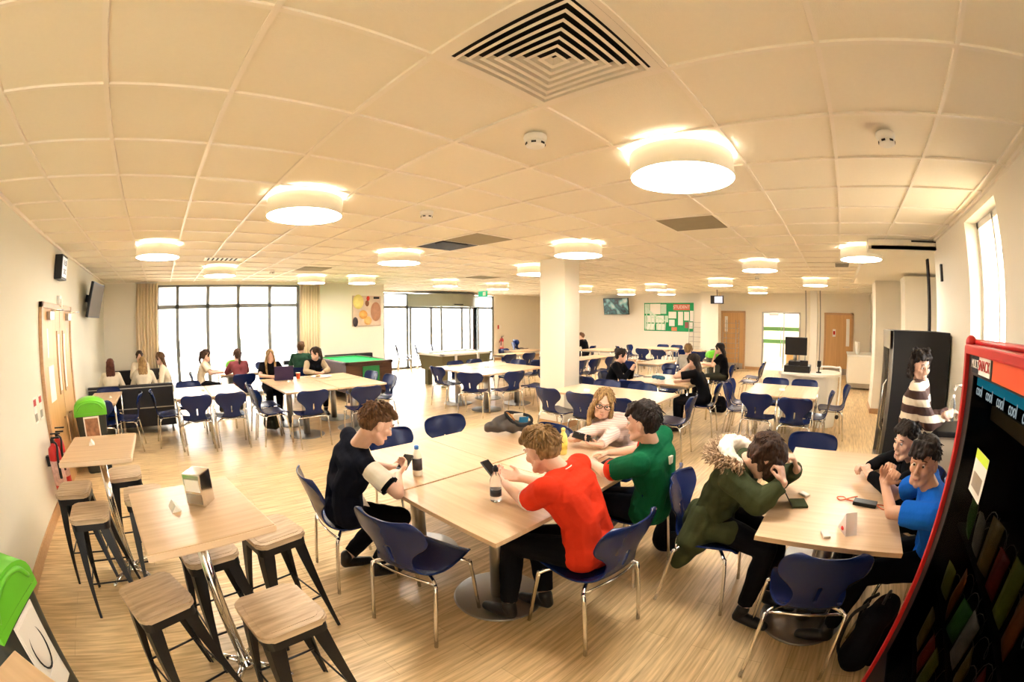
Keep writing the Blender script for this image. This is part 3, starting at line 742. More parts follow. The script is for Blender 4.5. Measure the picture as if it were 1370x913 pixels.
def person(label, pelvis, neck, head, look, wr, wl, er, el, kr, kl, ar, al, face=0, top=None, sleeve='short', pants=None, hair=('short', 'hair_brown'), skin='skin',
           vox=.0055, tz=None, sw=.17, sleeve_mat=None, bottom='trousers', hands=None, build=1.0, tilt=(0, 0, 1), shoe='black', group=None, loose=.012, detail=True, name_top='shirt', curl=.7, fem=False):
    P, N, H = V(pelvis), V(neck), V(head)
    base = V((P.x, P.y, 0)); t = thing('person', label, 'person', base, 0, group)
    F = V((math.cos(R(face)), math.sin(R(face)), 0)); Rt = V((F.y, -F.x, 0))
    ax = (N - P).normalized(); Sh = (Rt - ax * Rt.dot(ax)).normalized(); Fc = ax.cross(Sh) * -1
    if Fc.dot(F) < 0: Fc = -Fc
    hipR, hipL = P + Rt * .085, P - Rt * .085
    lenT = (N - P).length
    mid = P.lerp(N, .42) - Fc * .035; ch = P.lerp(N, .75) - Fc * .012; shc = P.lerp(N, .93)
    SR, SL = shc + Sh * sw, shc - Sh * sw
    wr, wl = V(wr), V(wl); ER, EL = ik(SR, wr, .285, .25, er), ik(SL, wl, .285, .25, el)
    if tz:
        mz = tz + .045 + (loose if sleeve == 'long' else 0)
        ER.z = max(ER.z, mz); EL.z = max(EL.z, mz)
    KR, KL = ik(hipR, ar, .42, .40, kr), ik(hipL, al, .42, .40, kl); AR, AL = V(ar), V(al)
    b = build
    def torso(B, e, low=True):
        if low: B.cone(hipR, .095 * b + e, hipL, .095 * b + e).ball(P - Fc * .01, (.115 * b + e))
        for s in (1, -1):
            h = P + Rt * .07 * s; m = mid + Sh * .055 * s * b; c = ch + Sh * .08 * s * b; q = shc + Sh * (sw - .045) * s - ax * .01
            B.cone(h, .095 * b + e, m, .083 * b + e).cone(m, .083 * b + e, c, .092 * b + e).cone(c, .092 * b + e, q, .058 + e).cone(q, .056 + e, shc, .06 + e)
        B.cone(mid + Sh * .05, .085 * b + e, mid - Sh * .05, .085 * b + e).cone(ch + Sh * .08, .092 * b + e, ch - Sh * .08, .092 * b + e)
        if fem:
            for s in (1, -1): B.ball(ch + Fc * .075 + Sh * .065 * s - ax * .02, .05 + e)
    B = Blob()
    torso(B, -.004)
    x, y, z = headframe(look, tilt); hf = lambda a, c, d: H + x * a + y * c + z * d
    hm = Matrix((x, y, z)).transposed().to_4x4()
    B.cone(N - ax * .03, .062, N, .056).cone(N, .056, hf(-.02, 0, -.06), .052)
    B.ball(hf(-.012, 0, .022), (.094, .076, .09), mtx=hm, seg=20).ball(hf(.022, 0, -.045), (.066, .056, .07), mtx=hm, seg=16).ball(hf(.058, 0, -.096), .022)
    B.cone(hf(.06, .03, -.085), .02, hf(-.01, .055, -.05), .02).cone(hf(.06, -.03, -.085), .02, hf(-.01, -.055, -.05), .02)
    if detail:
        B.cone(hf(.084, 0, .012), .008, hf(.106, 0, -.026), .011).ball(hf(.094, .012, -.031), .009).ball(hf(.094, -.012, -.031), .009)
        B.cone(hf(.078, .034, .026), .010, hf(.082, -.034, .026), .010).ball(hf(.06, .04, -.02), .024).ball(hf(.06, -.04, -.02), .024)
        B.cone(hf(.085, .016, -.058), .009, hf(.085, -.016, -.058), .009)
        for s in (1, -1): B.ball(hf(-.004, .081 * s, -.01), (.019, .011, .031), mtx=hm)
    hs = hands or {}
    for S, E, W, k in ((SR, ER, wr, 'r'), (SL, EL, wl, 'l')):
        B.cone(S, .046, E, .037).cone(E, .038, W, .025)
        dd = V(hs.get(k + 'd', (W - E).normalized())); nn = V(hs.get(k + 'n', (0, 0, -1)))
        sd = 1 if k == 'r' else -1
        hand(B, W, dd, nn, sd, hs.get(k + 'c', curl)) if vox < .009 else B.cone(W, .026, W + dd.normalized() * .1, .028)
    for h, K, A in ((hipR, KR, AR), (hipL, KL, AL)):
        B.cone(h, .08, K, .054).cone(K, .052, K.lerp(A, .35), .054).cone(K.lerp(A, .35), .052, A, .036)
    B.fuse('body', M[skin], t, base, vox)
    # clothes
    if top:
        T = Blob(); e = loose
        torso(T, e, low=True)
        T.cone(N - ax * .05, .075, N - ax * .012, .064, cap_b=False)
        sl = {'none': 0, 'short': .62, 'long': 1}[sleeve]
        for S, E, W in ((SR, ER, wr), (SL, EL, wl)):
            SLV = Blob() if sleeve_mat else T
            if sleeve_mat: T.cone(shc + (S - shc) * .72 - ax * .008, .056 + e, S, .047 + e)
            if sleeve == 'short':
                e2 = S.lerp(E, .72); SLV.cone(S.lerp(E, .2) if sleeve_mat else S, .054 + e, e2, .056 + e * .6, cap_b=False)
            elif sleeve == 'long':
                SLV.cone(S.lerp(E, .1) if sleeve_mat else S, .05 + e, E, .042 + e).cone(E, .042 + e, E.lerp(W, .93), .031 + e * .6, cap_b=False)
            if sleeve_mat: SLV.fuse('sleeve', M[sleeve_mat], t, base, vox * 1.15, sm=2, disp=.004, dscale=.06)
        o = T.fuse(name_top, M[top], t, base, vox * 1.15, sm=2, disp=(.012 if loose > .025 else .006) if detail else .0, dscale=.07)
    Q = Blob(); e = .012
    Q.cone(hipR, .098 * b + e * .3, hipL, .098 * b + e * .3).ball(P, .112 * b)
    for h, K, A in ((hipR, KR, AR), (hipL, KL, AL)):
        Q.cone(h, .084 + e, K, .056 + e).cone(K, .056 + e, K.lerp(A, .35), .056 + e).cone(K.lerp(A, .35), .056 + e, A.lerp(K, .1), .045 + e * .5, cap_b=False)
    Q.fuse(bottom, M[pants or 'c_black'], t, base, vox * 1.2, sm=2, disp=.005 if detail else 0, dscale=.06)
    for A, K in ((AR, KR), (AL, KL)):
        S = Blob(); dn = (F * .97 + V((0, 0, -.12))).normalized() if A.z < .14 else (F * .8 - V((0, 0, .5))).normalized()
        S.cone(A + V((0, 0, .01)), .045, A - F * .02 - V((0, 0, .045)), .036).cone(A - F * .02 - V((0, 0, .045)), .036, A + dn * .1 - V((0, 0, .05)), .038).cone(A + dn * .1 - V((0, 0, .05)), .038, A + dn * .17 - V((0, 0, .052)), .03)
        S.fuse('shoe', M[shoe], t, base, max(vox, .007), sm=2)
    # hair
    st, hmname = hair; h = Blob(); hv = max(vox, .006)
    if st in ('short', 'fringe', 'messy'):
        h.ball(hf(-.026, 0, .036), (.088, .079, .083), mtx=hm, seg=18).ball(hf(-.048, 0, -.006), (.058, .071, .062), mtx=hm, seg=16)
        for s in (-.045, -.015, .015, .045): h.cone(hf(.0, s, .112), .026, hf(.068, s * 1.05, .078), .02)
        for s in (1, -1): h.cone(hf(-.03, .068 * s, .03), .022, hf(.03, .062 * s, .055), .018).cone(hf(-.038, .066 * s, 0), .014, hf(-.042, .062 * s, -.045), .01)
        if st == 'fringe':
            for s in (-.05, -.025, 0, .025): h.cone(hf(.06, s, .1), .024, hf(.092, s * 1.1 - .006, .052), .014)
            h.ball(hf(-.02, 0, .07), (.085, .08, .07), mtx=hm)
        if st == 'messy':
            rr = random.Random(len(label))
            for i in range(90):
                a = rr.uniform(-2.75, 2.75); zz = rr.uniform(-.1, .12)
                if abs(a) > 1.9 and zz < .05: a *= .62
                r0 = .1 * math.sqrt(max(0, 1 - (max(zz, 0) / .16) ** 2))
                q = hf(-.02 - r0 * math.cos(a), r0 * math.sin(a) * .95, zz + .012); h.ball(q, rr.uniform(.014, .026), seg=8)
    else:
        h.ball(hf(-.028, 0, .04), (.094, .084, .086), mtx=hm, seg=18).ball(hf(-.05, 0, -.01), (.065, .078, .075), mtx=hm, seg=16)
        for s in (1, -1):
            h.cone(hf(.03, .012 * s, .108), .022, hf(.07, .048 * s, .055), .018).cone(hf(.07, .048 * s, .055), .016, hf(.045, .074 * s, -.01), .016)
        if st == 'long':     # loose hair over both shoulders
            for s in (1, -1):
                for k in range(4):
                    p0 = hf(.035 - .025 * k, .07 * s, .0); p1 = hf(.03 - .035 * k, .088 * s, -.12); p2 = p1 + V((0, 0, -.13)) + x * .03; p3 = p2 + V((0, 0, -.1)) + x * .015 - y * .015 * s
                    h.cone(p0, .02, p1, .021).cone(p1, .021, p2, .02).cone(p2, .02, p3, .011)
            for k in (-.04, 0, .04): h.cone(hf(-.08, k, 0), .03, hf(-.09, k, -.2), .024)
        if st == 'back':     # long hair down the back
            for k in (-.055, -.03, 0, .03, .055):
                p1 = hf(-.085, k * 1.2, -.1); p2 = p1 - Fc * .03 + V((0, 0, -.16)); p3 = p2 + V((0, 0, -.1)) + Sh * k * .2
                h.cone(hf(-.06, k, .02), .035, p1, .032).cone(p1, .032, p2, .03).cone(p2, .03, p3, .014)
        if st == 'tail':
            p1 = hf(-.13, 0, .045); h.cone(hf(-.09, 0, .05), .028, p1, .024).cone(p1, .028, p1 + V((0, 0, -.15)) - x * .03, .03).cone(p1 + V((0, 0, -.15)) - x * .03, .03, p1 + V((0, 0, -.27)), .012)
        if st == 'bun': h.ball(hf(-.1, 0, .07), .045).ball(hf(-.115, .01, .05), .03)
    if st == 'bowed':
        h.ball(hf(-.028, 0, .04), (.096, .086, .088), mtx=hm, seg=18); h.ball(hf(-.1, .0, .03), .04); h.ball(hf(.035, 0, .07), (.062, .07, .05), mtx=hm); h.ball(hf(.07, 0, .055), (.035, .055, .04), mtx=hm); h.ball(hf(.088, 0, .01), (.028, .05, .05), mtx=hm); h.ball(hf(.098, 0, -.03), (.022, .035, .03), mtx=hm)
        for sd_ in (1, -1):
            for k in range(8): h.cone(hf(.075 - .02 * k, .03 * sd_ + .007 * sd_ * k, .085 - .003 * k), .017, hf(.08 - .022 * k, .078 * sd_, .02), .017).cone(hf(.08 - .022 * k, .078 * sd_, .02), .017, hf(.072 - .02 * k, .075 * sd_, -.07 + .012 * (k % 3)), .012)
    ho = h.fuse('hair', M[hmname], t, base, hv, sm=1, disp=.006, dscale=.018)
    if detail or vox < .012:
        tb = MB(); tb.bm.from_mesh(ho.data); rr = random.Random(len(label)); cc = hf(-.026, 0, .036) - base; crown = V((-.45, 0, .9)).normalized()
        for i in range(420 if detail else 120):
            q = V((rr.gauss(0, 1), rr.gauss(0, 1), rr.gauss(0, 1))).normalized()
            if q.z < -.55 or (q.x > .25 and q.z < .45) or (abs(q.y) > .6 and q.z < .12 and q.x > -.35): continue
            p0 = V((q.x * .088, q.y * .079, q.z * .083)); dr = (q - crown * q.dot(crown))
            if dr.length < .05: continue
            dr.normalize(); tg = (dr - q * dr.dot(q)).normalized(); ln = rr.uniform(.018, .04); jt = V([rr.uniform(-.35, .35) for _ in range(3)])
            wp = lambda v: cc + x * v.x + y * v.y + z * v.z
            tb.tube([wp(p0 * .97), wp(p0 * 1.06 + (tg + jt * .5) * ln * .5), wp(p0 * 1.08 + (tg + jt) * ln)], [.0055, .0045, .0008], 5)
        tb.bm.to_mesh(ho.data); tb.bm.free()
    if detail:
        for s in (1, -1):
            e = MB().ball(hf(.0765, .030 * s, .006) - base, .0095, seg=14)
            o = e.obj('eye', [M['eyew'], M['iris']], t)
            c = hf(.0765, .030 * s, .006) - base
            for p in o.data.polygons:
                if ((p.center - c).normalized()).dot(x) > .72: p.material_index = 1
            br = MB().tube([hf(.083, .016 * s, .03) - base, hf(.0885, .032 * s, .036) - base, hf(.075, .05 * s, .03) - base], [.0035, .0045, .002], 6, smooth_n=3); br.obj('eyebrow', M[hmname], t)
        MB().tube([hf(.084, .022, -.058) - base, hf(.0945, 0, -.062) - base, hf(.084, -.022, -.058) - base], [.003, .0058, .003], 8, smooth_n=3).obj('lips', M['lip'], t)
    t['_f'] = 0; del t['_f']
    return t, dict(H=H, x=x, y=y, z=z, hf=hf, base=base, SR=SR, SL=SL, ER=ER, EL=EL, N=N, P=P, ch=ch, Fc=Fc, Sh=Sh, ax=ax, KR=KR, KL=KL, hipR=hipR, hipL=hipL, shc=shc)

# boy in black and white top
pa, A = person('boy in a black top with white sleeves looking at his phone beside the centre tables', (1.02, 2.42, .555), (1.10, 2.27, 1.0), (1.165, 2.14, 1.155), (.85, -.15, -.5),
    (1.29, 2.15, .81), (1.33, 2.31, .81), (1.15, 1.85, .6), (1.25, 2.9, .6), (1.6, 2.36, .6), (1.6, 2.56, .6), (1.16, 2.34, .1), (1.04, 2.56, .1), tz=.74, face=-5, top='c_navy', sleeve='short', sleeve_mat='c_white', pants='c_black',
    hair=('short', 'hair_brown'), hands=dict(rd=(.8, .45, .25), ln=(0, 0, 1), rn=(.1, .5, .6), ld=(.9, -.4, 0), lc=.6, rc=.8))
for k in ('R', 'L'):
    a, b = A['S' + k], A['E' + k]; c = a.lerp(b, .72) - A['base']; d = (b - a).normalized()
    MB().tube([c - d * .012, c + d * .012], .0625, 20).obj('sleeve_cuff', M['c_black'], pa)
MB().prism([(-.06, 0), (.075, 0), (.03, .1), (-.03, .085)], -.004, .004, mtx=Matrix.Translation(A['P'] - A['base'] + V((.05, -.128, .03))) @ Matrix.Rotation(PI / 2, 4, 'X')).obj('side_panel', M['c_white'], pa)
# boy in red polo
pb, B_ = person('boy in a red polo shirt, his back to the camera, bent over a phone', (1.745, 1.08, .555), (1.69, 1.25, .965), (1.655, 1.35, 1.075), (.05, .9, -.5),
    (1.80, 1.62, .81), (1.67, 1.62, .81), (1.98, 1.4, .2), (1.56, 1.38, .2), (1.85, 1.5, .6), (1.6, 1.5, .6), (1.72, 1.35, .1), (1.48, 1.42, .12), tz=.74, face=95, top='c_red', pants='c_black', hair=('short', 'hair_sandy'), sw=.165, build=.96,
    hands=dict(ld=(.25, .9, .2), ln=(.5, 0, .6), rd=(-.5, .8, .1), rn=(-.5, 0, .4)), loose=.018)
for k in ('R', 'L'):
    a, b = B_['S' + k], B_['E' + k]; c = a.lerp(b, .72) - B_['base']; d = (b - a).normalized()
    MB().tube([c - d * .004, c + d * .006], .0675, 20).obj('sleeve_trim', M['c_white'], pb)
n = B_['N'] - B_['base']; aX = B_['ax']
ring = [n + aX * .004 + (B_['Sh'] * math.cos(a) + B_['Fc'] * math.sin(a)) * .062 for a in (2 * PI * k / 20 for k in range(20))]
MB().tube(ring, .012, 8, closed=True).obj('collar', M['c_red'], pb)
MB().tube([p + aX * .013 for p in ring], .003, 6, closed=True).obj('collar_stripe', M['c_white'], pb)
# boy in green polo
pc, G_ = person('boy in a bottle green polo shirt with red cuffs, seen from behind', (2.42, 1.06, .555), (2.32, 1.05, .99), (2.27, 1.09, 1.135), (-.1, .98, -.12),
    (2.6, 1.5, .79), (2.36, 1.5, .785), (2.8, 1.1, .8), (2.05, 1.25, .72), (2.62, 1.7, .6), (2.4, 1.7, .6), (2.6, 1.62, .1), (2.38, 1.5, .1), tz=.74, face=92, top='c_green', pants='c_jeans', hair=('fringe', 'hair_black'), sw=.175, skin='skin',
    hands=dict(ld=(.7, .6, 0), rd=(-.5, .8, 0)), loose=.02)
for k in ('R', 'L'):
    a, b = G_['S' + k], G_['E' + k]; c = a.lerp(b, .74) - G_['base']; d = (b - a).normalized()
    MB().tube([c - d * .03, c + d * .022], [.0675, .066], 20).obj('sleeve_cuff', M['c_red'], pc)
c = G_['N'] - G_['base'] - G_['ax'] * .085 - G_['Fc'] * .118
MB().box(-.02, .02, -.012, .012, -.028, .02, mtx=Matrix.Translation(c + G_['Sh'] * .02)).obj('shirt_badge', M['c_white'], pc)
# smiling girl with glasses
pd, D_ = person('smiling girl with long fair hair, dark glasses and a pink striped top, holding a phone', (3.24, 1.74, .555), (3.08, 1.78, .925), (2.985, 1.80, 1.055), (-.83, -.5, -.2),
    (2.73, 1.66, .79), (2.72, 1.93, .79), (2.95, 1.35, .75), (3.0, 2.2, .75), (2.9, 1.65, .6), (2.9, 1.9, .6), (2.95, 1.62, .1), (2.95, 1.86, .1), tz=.74, face=180, top='pinkstripe', sleeve='long', pants='c_jeans', hair=('long', 'hair_blonde'), tilt=(.05, -.22, 1), sw=.165, fem=True,
    hands=dict(rd=(-.3, .9, .05), ld=(-.35, -.9, .1), ln=(.2, 0, .7), rn=(0, .2, .6)), loose=.016)
gl = MB(); hf = D_['hf']; bs = D_['base']
for s in (1, -1):
    gl.tube([hf(.101, .033 * s + .025 * math.cos(a), .008 + .017 * math.sin(a)) - bs for a in (2 * PI * k / 16 for k in range(16))], .0026, 6, closed=True)
    gl.tube([hf(.1, .058 * s, .014) - bs, hf(.0, .08 * s, .012) - bs], .002, 6)
gl.tube([hf(.102, .01, .012) - bs, hf(.102, -.01, .012) - bs], .0024, 6)
gl.obj('glasses', M['black'], pd)
MB().tube([hf(.084, .02, -.054) - bs, hf(.0925, 0, -.061) - bs, hf(.084, -.02, -.054) - bs], .0022, 6, smooth_n=3).obj('teeth', M['paper'], pd)
# girl in parka
pe, E_ = person('girl in an olive parka with fur-trimmed hood, holding her head in both hands', (2.44, .62, .555), (2.36, .46, .965), (2.30, .335, 1.03), (.3, -.75, -.95),
    (2.22, .20, .92), (2.44, .15, .93), (2.15, .1, .6), (2.6, 0, .6), (2.3, .1, .6), (2.5, .1, .6), (2.18, .25, .1), (2.42, .12, .1), tz=.74, face=-95, top='c_parka', sleeve='long', pants='c_black', hair=('bowed', 'hair_dkbrown'), sw=.165, bottom='leggings',
    hands=dict(rd=(.2, .35, .9), ld=(-.2, .4, .9), rn=(.2, .8, -.3), ln=(-.2, .8, -.3), rc=1.3, lc=1.3), loose=.03, name_top='parka')
bs = E_['base']; K = Blob()     # skirt of the parka hanging round the chair
P0 = E_['P']
for s in (1, -1):
    K.cone(P0 + E_['Sh'] * .1 * s + V((0, 0, .06)), .12, P0 + E_['Sh'] * .15 * s + V((.0, .05, -.1)), .1).cone(P0 + E_['Sh'] * .15 * s + V((0, .05, -.1)), .1, P0 + E_['Sh'] * .17 * s + V((0, .12, -.26)), .045)
    K.cone(P0 + E_['Sh'] * .12 * s, .1, P0 + E_['Sh'] * .14 * s + V((0, -.16, .0)), .075)
K.cone(P0 + V((0, .1, 0)), .1, P0 + V((0, .18, -.22)), .05)
K.fuse('parka_skirt', M['c_parka'], pe, bs, .008, sm=3, disp=.02, dscale=.11)
nk = E_['N'] + V((0, .03, .0))
hood = Blob(); Fd = E_['Fc']; S_ = E_['Sh']
for i in range(14):
    a = PI * (i / 13); q = nk + S_ * math.cos(a) * .105 - Fd * math.sin(a) * .12 + E_['ax'] * (.03 + .02 * math.sin(a)); hood.ball(q, .045)
    hood.ball(q - E_['ax'] * .045, .045)
hood.fuse('hood_lining', M['fleece'], pe, bs, .008, sm=2, disp=.01, dscale=.02)
fur = MB(); rr = random.Random(3)
for i in range(1500):
    a = rr.uniform(-.25, PI + .9); q = nk + S_ * math.cos(a) * .155 - Fd * math.sin(a) * .175 + E_['ax'] * (.05 * abs(math.cos(a)) - .04 * math.sin(a))
    q += V([rr.uniform(-.024, .024) for _ in range(3)])
    o = (S_ * math.cos(a) - Fd * math.sin(a)) * .7 + E_['ax'] * rr.uniform(-.7, .5) + V([rr.uniform(-.35, .35) for _ in range(3)])
    fur.tube([q, q + o.normalized() * rr.uniform(.03, .06)], [.009, .001], 5)
bmesh.ops.translate(fur.bm, vec=-bs, verts=fur.bm.verts); fur.obj('fur_trim', M['fur'], pe)
# boy in blue
pf, F_ = person('dark haired boy in a royal blue T-shirt, hands clasped, elbows on the table', (2.28, -.82, .555), (2.20, -.68, .955), (2.235, -.60, 1.09), (-.80, .58, -.05),
    (2.36, -.42, .93), (2.42, -.40, .93), (2.75, -.3, .6), (2.0, -.3, .6), (2.4, -.3, .6), (2.15, -.3, .6), (2.4, -.3, .1), (2.15, -.32, .1), tz=.74, face=85, top='c_blue', pants='c_black', hair=('fringe', 'hair_black'), skin='skin2', sw=.175,
    hands=dict(rd=(-.35, -.35, .85), ld=(-.1, -.3, .95), rn=(-.8, .1, 0), ln=(-.9, -.1, 0), rc=1.2, lc=1.3), loose=.018)
# boy in black behind
pg, _ = person('dark haired boy in black sitting beyond the boy in the blue T-shirt', (2.94, -.82, .53), (2.88, -.68, .92), (2.82, -.585, 1.045), (-.55, .8, -.12),
    (3.02, -.35, .80), (2.80, -.35, .82), (3.3, -.4, .7), (2.65, -.5, .7), (3.05, -.3, .6), (2.85, -.3, .6), (3.05, -.3, .1), (2.8, -.3, .1), tz=.74, face=92, top='c_black', pants='c_black', hair=('short', 'hair_black'), sleeve='long', hands=dict(rd=(-.6, .5, .3), ld=(.7, .3, .3)), vox=.006)
# standing boy in rugby shirt
ph, H_ = person('standing boy with dark curls in a brown and cream striped shirt, filling a bottle', (3.62, -.80, .83), (3.60, -.80, 1.30), (3.60, -.80, 1.435), (-.85, -.35, -.18),
    (3.58, -1.12, 1.10), (3.46, -1.05, 1.10), (3.35, -.75, .9), (3.8, -.8, .9), (3.58, -.9, .4), (3.66, -.75, .4), (3.60, -.90, .09), (3.68, -.68, .09), face=250, top='rugby', sleeve='long', pants='c_black', hair=('messy', 'hair_black'), vox=.006, sw=.17, loose=.028,
    hands=dict(rd=(.1, -.9, .1), rn=(0, .2, -.3), ld=(.3, -.9, .1), ln=(.6, 0, 0), lc=1.0, rc=1.0))
bs = H_['base']; N = H_['N'] - bs
MB().tube([N + V((math.cos(a) * .062, math.sin(a) * .062, .0)) for a in (2 * PI * k / 16 for k in range(16))], .014, 8, closed=True).obj('collar', M['c_white'], ph)

# background sitters: simpler, posed from a few numbers
def sitter(label, x, y, fd, hy=0, lean=14, hair=('back', 'hair_dkbrown'), top='c_black', sleeve='long', pants='c_black', arms='table', hp=-.15, z=.55, skin='skin', tbl=.78, scl=1.0, fem=True, nt='top', vox=.011, smat=None):
    F = V((math.cos(R(fd)), math.sin(R(fd)), 0)); Rt = V((F.y, -F.x, 0)); P = V((x, y, z))
    N = P + F * math.sin(R(lean)) * .44 + V((0, 0, math.cos(R(lean)) * .44)); H = N + F * .05 + V((0, 0, .135))
    lk = Matrix.Rotation(R(hy), 3, 'Z') @ F + V((0, 0, hp))
    if arms == 'table': wr, wl = P + F * .42 + Rt * .07, P + F * .42 - Rt * .07; wr.z = wl.z = tbl
    elif arms == 'lap': wr, wl = P + F * .28 + Rt * .06 + V((0, 0, .12)), P + F * .28 - Rt * .06 + V((0, 0, .12))
    elif arms == 'face': wr, wl = H + F * .1 - V((0, 0, .12)) + Rt * .03, P + F * .4 - Rt * .08; wl.z = tbl
    elif arms == 'head': wl, wr = H + F * .06 - Rt * .09 - V((0, 0, .06)), P + F * .42 + Rt * .07; wr.z = tbl
    elif arms == 'phone': wr, wl = P + F * .38 + Rt * .05 + V((0, 0, .33)), P + F * .38 - Rt * .05 + V((0, 0, .33))
    er = P + Rt * .35 + F * .1 + V((0, 0, .1)); el = P - Rt * .35 + F * .1 + V((0, 0, .1))
    k = P + F * .42 + V((0, 0, .1)); a = P + F * .4; a.z = .1
    return person(label, P, N, H, lk, wr, wl, er, el, k + Rt * .09, k - Rt * .09, a + Rt * .09, a - Rt * .09, face=fd, top=top, sleeve=sleeve, pants=pants, hair=hair, vox=vox, detail=False, skin=skin, fem=fem, name_top=nt, tz=.74 if arms in ('table', 'head', 'face') else None, sleeve_mat=smat, curl=.35, build=.88 if fem else 1.0, sw=.15 if fem else .165)[0]
sitter('girl with long dark auburn hair, seen from behind on the black sofa beside the wall', -1.12, 7.98, 95, hair=('back', 'hair_red'), top='c_cream', arms='lap', z=.52)
sitter('girl with long wavy blonde hair seen from behind on the black sofa', -.45, 7.98, 92, hair=('back', 'hair_blonde'), top='c_cream', arms='lap', z=.52)
sitter('dark haired girl facing the room on the rear sofa by the curtain', -.62, 9.75, -85, hair=('tail', 'hair_dkbrown'), top='c_cream', arms='phone', z=.55)
sitter('girl with long straight brown hair in a cream top, turned sideways by the window', .05, 8.75, 175, hair=('back', 'hair_brown'), top='c_cream', arms='lap')
sitter('girl with a dark ponytail in a short-sleeved cream top, at the small window table', .76, 8.9, -8, hair=('tail', 'hair_dkbrown'), top='c_cream', sleeve='short', arms='table')
sitter('girl in a maroon hoodie with her back to the camera', 1.55, 8.38, 97, hair=('tail', 'hair_dkbrown'), top='c_maroon', arms='table', nt='hoodie')
sitter('blonde girl in black behind a dark purple laptop', 2.06, 7.98, -95, hair=('long', 'hair_blonde'), top='c_black', sleeve='short', arms='table')
sitter('person in a dark green hooded top with brown hair, back turned, behind the laptop girl', 2.95, 8.72, 60, hair=('short', 'hair_brown'), top='c_dgreen', arms='lap', nt='hooded_top', fem=False, z=.6)
sitter('girl in a black gilet and beige sleeves looking over her shoulder', 2.98, 7.98, -95, hy=-70, hair=('tail', 'hair_dkbrown'), top='c_black', smat='c_beige', arms='table', nt='gilet')
sitter('girl in black with hair tied back, in profile at the middle table', 6.5, 3.78, -80, hair=('bun', 'hair_black'), top='c_black', arms='phone', lean=18)
sitter('girl in black bending forward with one hand on her head', 6.36, 2.01, 97, hair=('back', 'hair_black'), top='c_black', sleeve='short', arms='head', lean=22)
sitter('fair haired person in a grey shirt seen from behind at mid distance', 8.42, 3.12, 0, hair=('bun', 'hair_sandy'), top='c_grey', arms='table')
sitter('girl in black with long black hair, eating with her hand to her mouth', 9.1, 2.46, 95, hair=('back', 'hair_black'), top='c_black', sleeve='short', arms='face', pants='c_tartan', lean=8)
sitter('person in a dark red top partly hidden by the column, by the far wall', 12.15, 9.2, -80, hair=('back', 'hair_red'), top='c_maroon', arms='table')
sitter('person in black with short brown hair, back turned, by the far wall', 12.35, 8.2, 100, hair=('short', 'hair_brown'), top='c_black', arms='table', fem=False)
# ------------------------------------------------------------------ lamps and ceiling fittings
def make_lamp():
    t = thing('ceiling_lamp', 'x', 'lamp', group='round drum ceiling lamps')
    MB().lathe([(.3, -.125), (.3, 0), (.297, 0), (.297, -.125), (.3, -.125)], 48, caps=False).obj('drum', M['lampside'], t)
    MB().lathe([(0, -.122), (.296, -.122)], 48).obj('diffuser', M['lampglow'], t)
    MB().lathe([(.285, -.004), (.0, -.004)], 48).obj('top_glow', M['lampring'], t)
    MB().lathe([(.06, .0), (.06, .03)], 24).obj('mount', M['white'], t)
    return t
lamp0 = make_lamp()
LP = [(2.24, .81, 'large drum lamp nearest the camera, right of the louvred vent'), (1.07, 3.13, 'drum lamp second nearest, left of the picture centre'), (-.11, 5.5, 'drum lamp nearest the left wall'), (1.05, 7.69, 'drum lamp beside the small louvred vent in front of the wide windows'),
      (3.27, 5.25, 'drum lamp next to the open ceiling tile'), (4.51, 3.1, 'drum lamp in front of the white column'), (7.04, 1.28, 'drum lamp right of centre, above the till table'), (5.8, -.4, 'drum lamp closest to the right wall'), (6.65, 8.49, 'drum lamp before the entrance canopy'),
      (4.41, 8.63, 'drum lamp above the green pool table'), (12.91, 2.43, 'drum lamp above the glazed door'), (10.0, 2.81, 'drum lamp to the right of the notice board'), (10.08, .48, 'drum lamp over the till'), (11.12, 5.02, 'drum lamp over the notice board, nearer of two'), (13.31, 5.63, 'drum lamp over the notice board, further of two'),
      (12.87, 6.91, 'drum lamp above the television'), (10.79, 7.31, 'drum lamp just right of the column, far off'), (5.99, 5.09, 'drum lamp mostly hidden behind the column'), (8.47, 8.49, 'drum lamp near the green exit sign'), (3.3, 8.9, 'drum lamp close to the windows beside the curtain')]
for i, (x, y, l) in enumerate(LP):
    if i == 0: lamp0.location = (x, y, CZ - .03); lamp0['label'] = l
    else: dup(lamp0, (x, y, CZ - .03), 0, l)
def louvre(x0, x1, y0, y1, label, n=7, name='ceiling_vent'):
    cx, cy = (x0 + x1) / 2, (y0 + y1) / 2; t = thing(name, label, 'vent', (cx, cy, CZ)); w = (x1 - x0) / 2
    MB().box(-w + .01, w - .01, -w + .01, w - .01, .004, .008).obj('backing', M['blackmatt'], t)
    f = MB()
    def sqring(mb, r0, z0, r1, z1, th=.002):
        for k in range(4):
            m = Matrix.Rotation(PI / 2 * k, 4, 'Z')
            a, b, c, d = V((-r0, -r0, z0)), V((r0, -r0, z0)), V((r1, -r1, z1)), V((-r1, -r1, z1))
            q = [m @ v for v in (a, b, c, d)]; mb.quad(*q)
            q = [m @ (v + V((0, .0015, th))) for v in (a, b, c, d)]; mb.quad(*q[::-1])
    sqring(f, w - .01, -.004, w - .045, -.004); f.obj('frame', M['tee'], t)
    s = (w - .05) / n
    for k in range(n):
        r = w - .045 - k * s; m = MB(); sqring(m, r, -.022, r - s * .75, .0); sqring(m, r, -.0225, r - s * .38, -.0225)
        m.obj('louvre_blade', M['tee'], t)
    return t
louvre(.767, 1.367, .5, 1.1, 'large square louvred air vent in the ceiling, top centre')
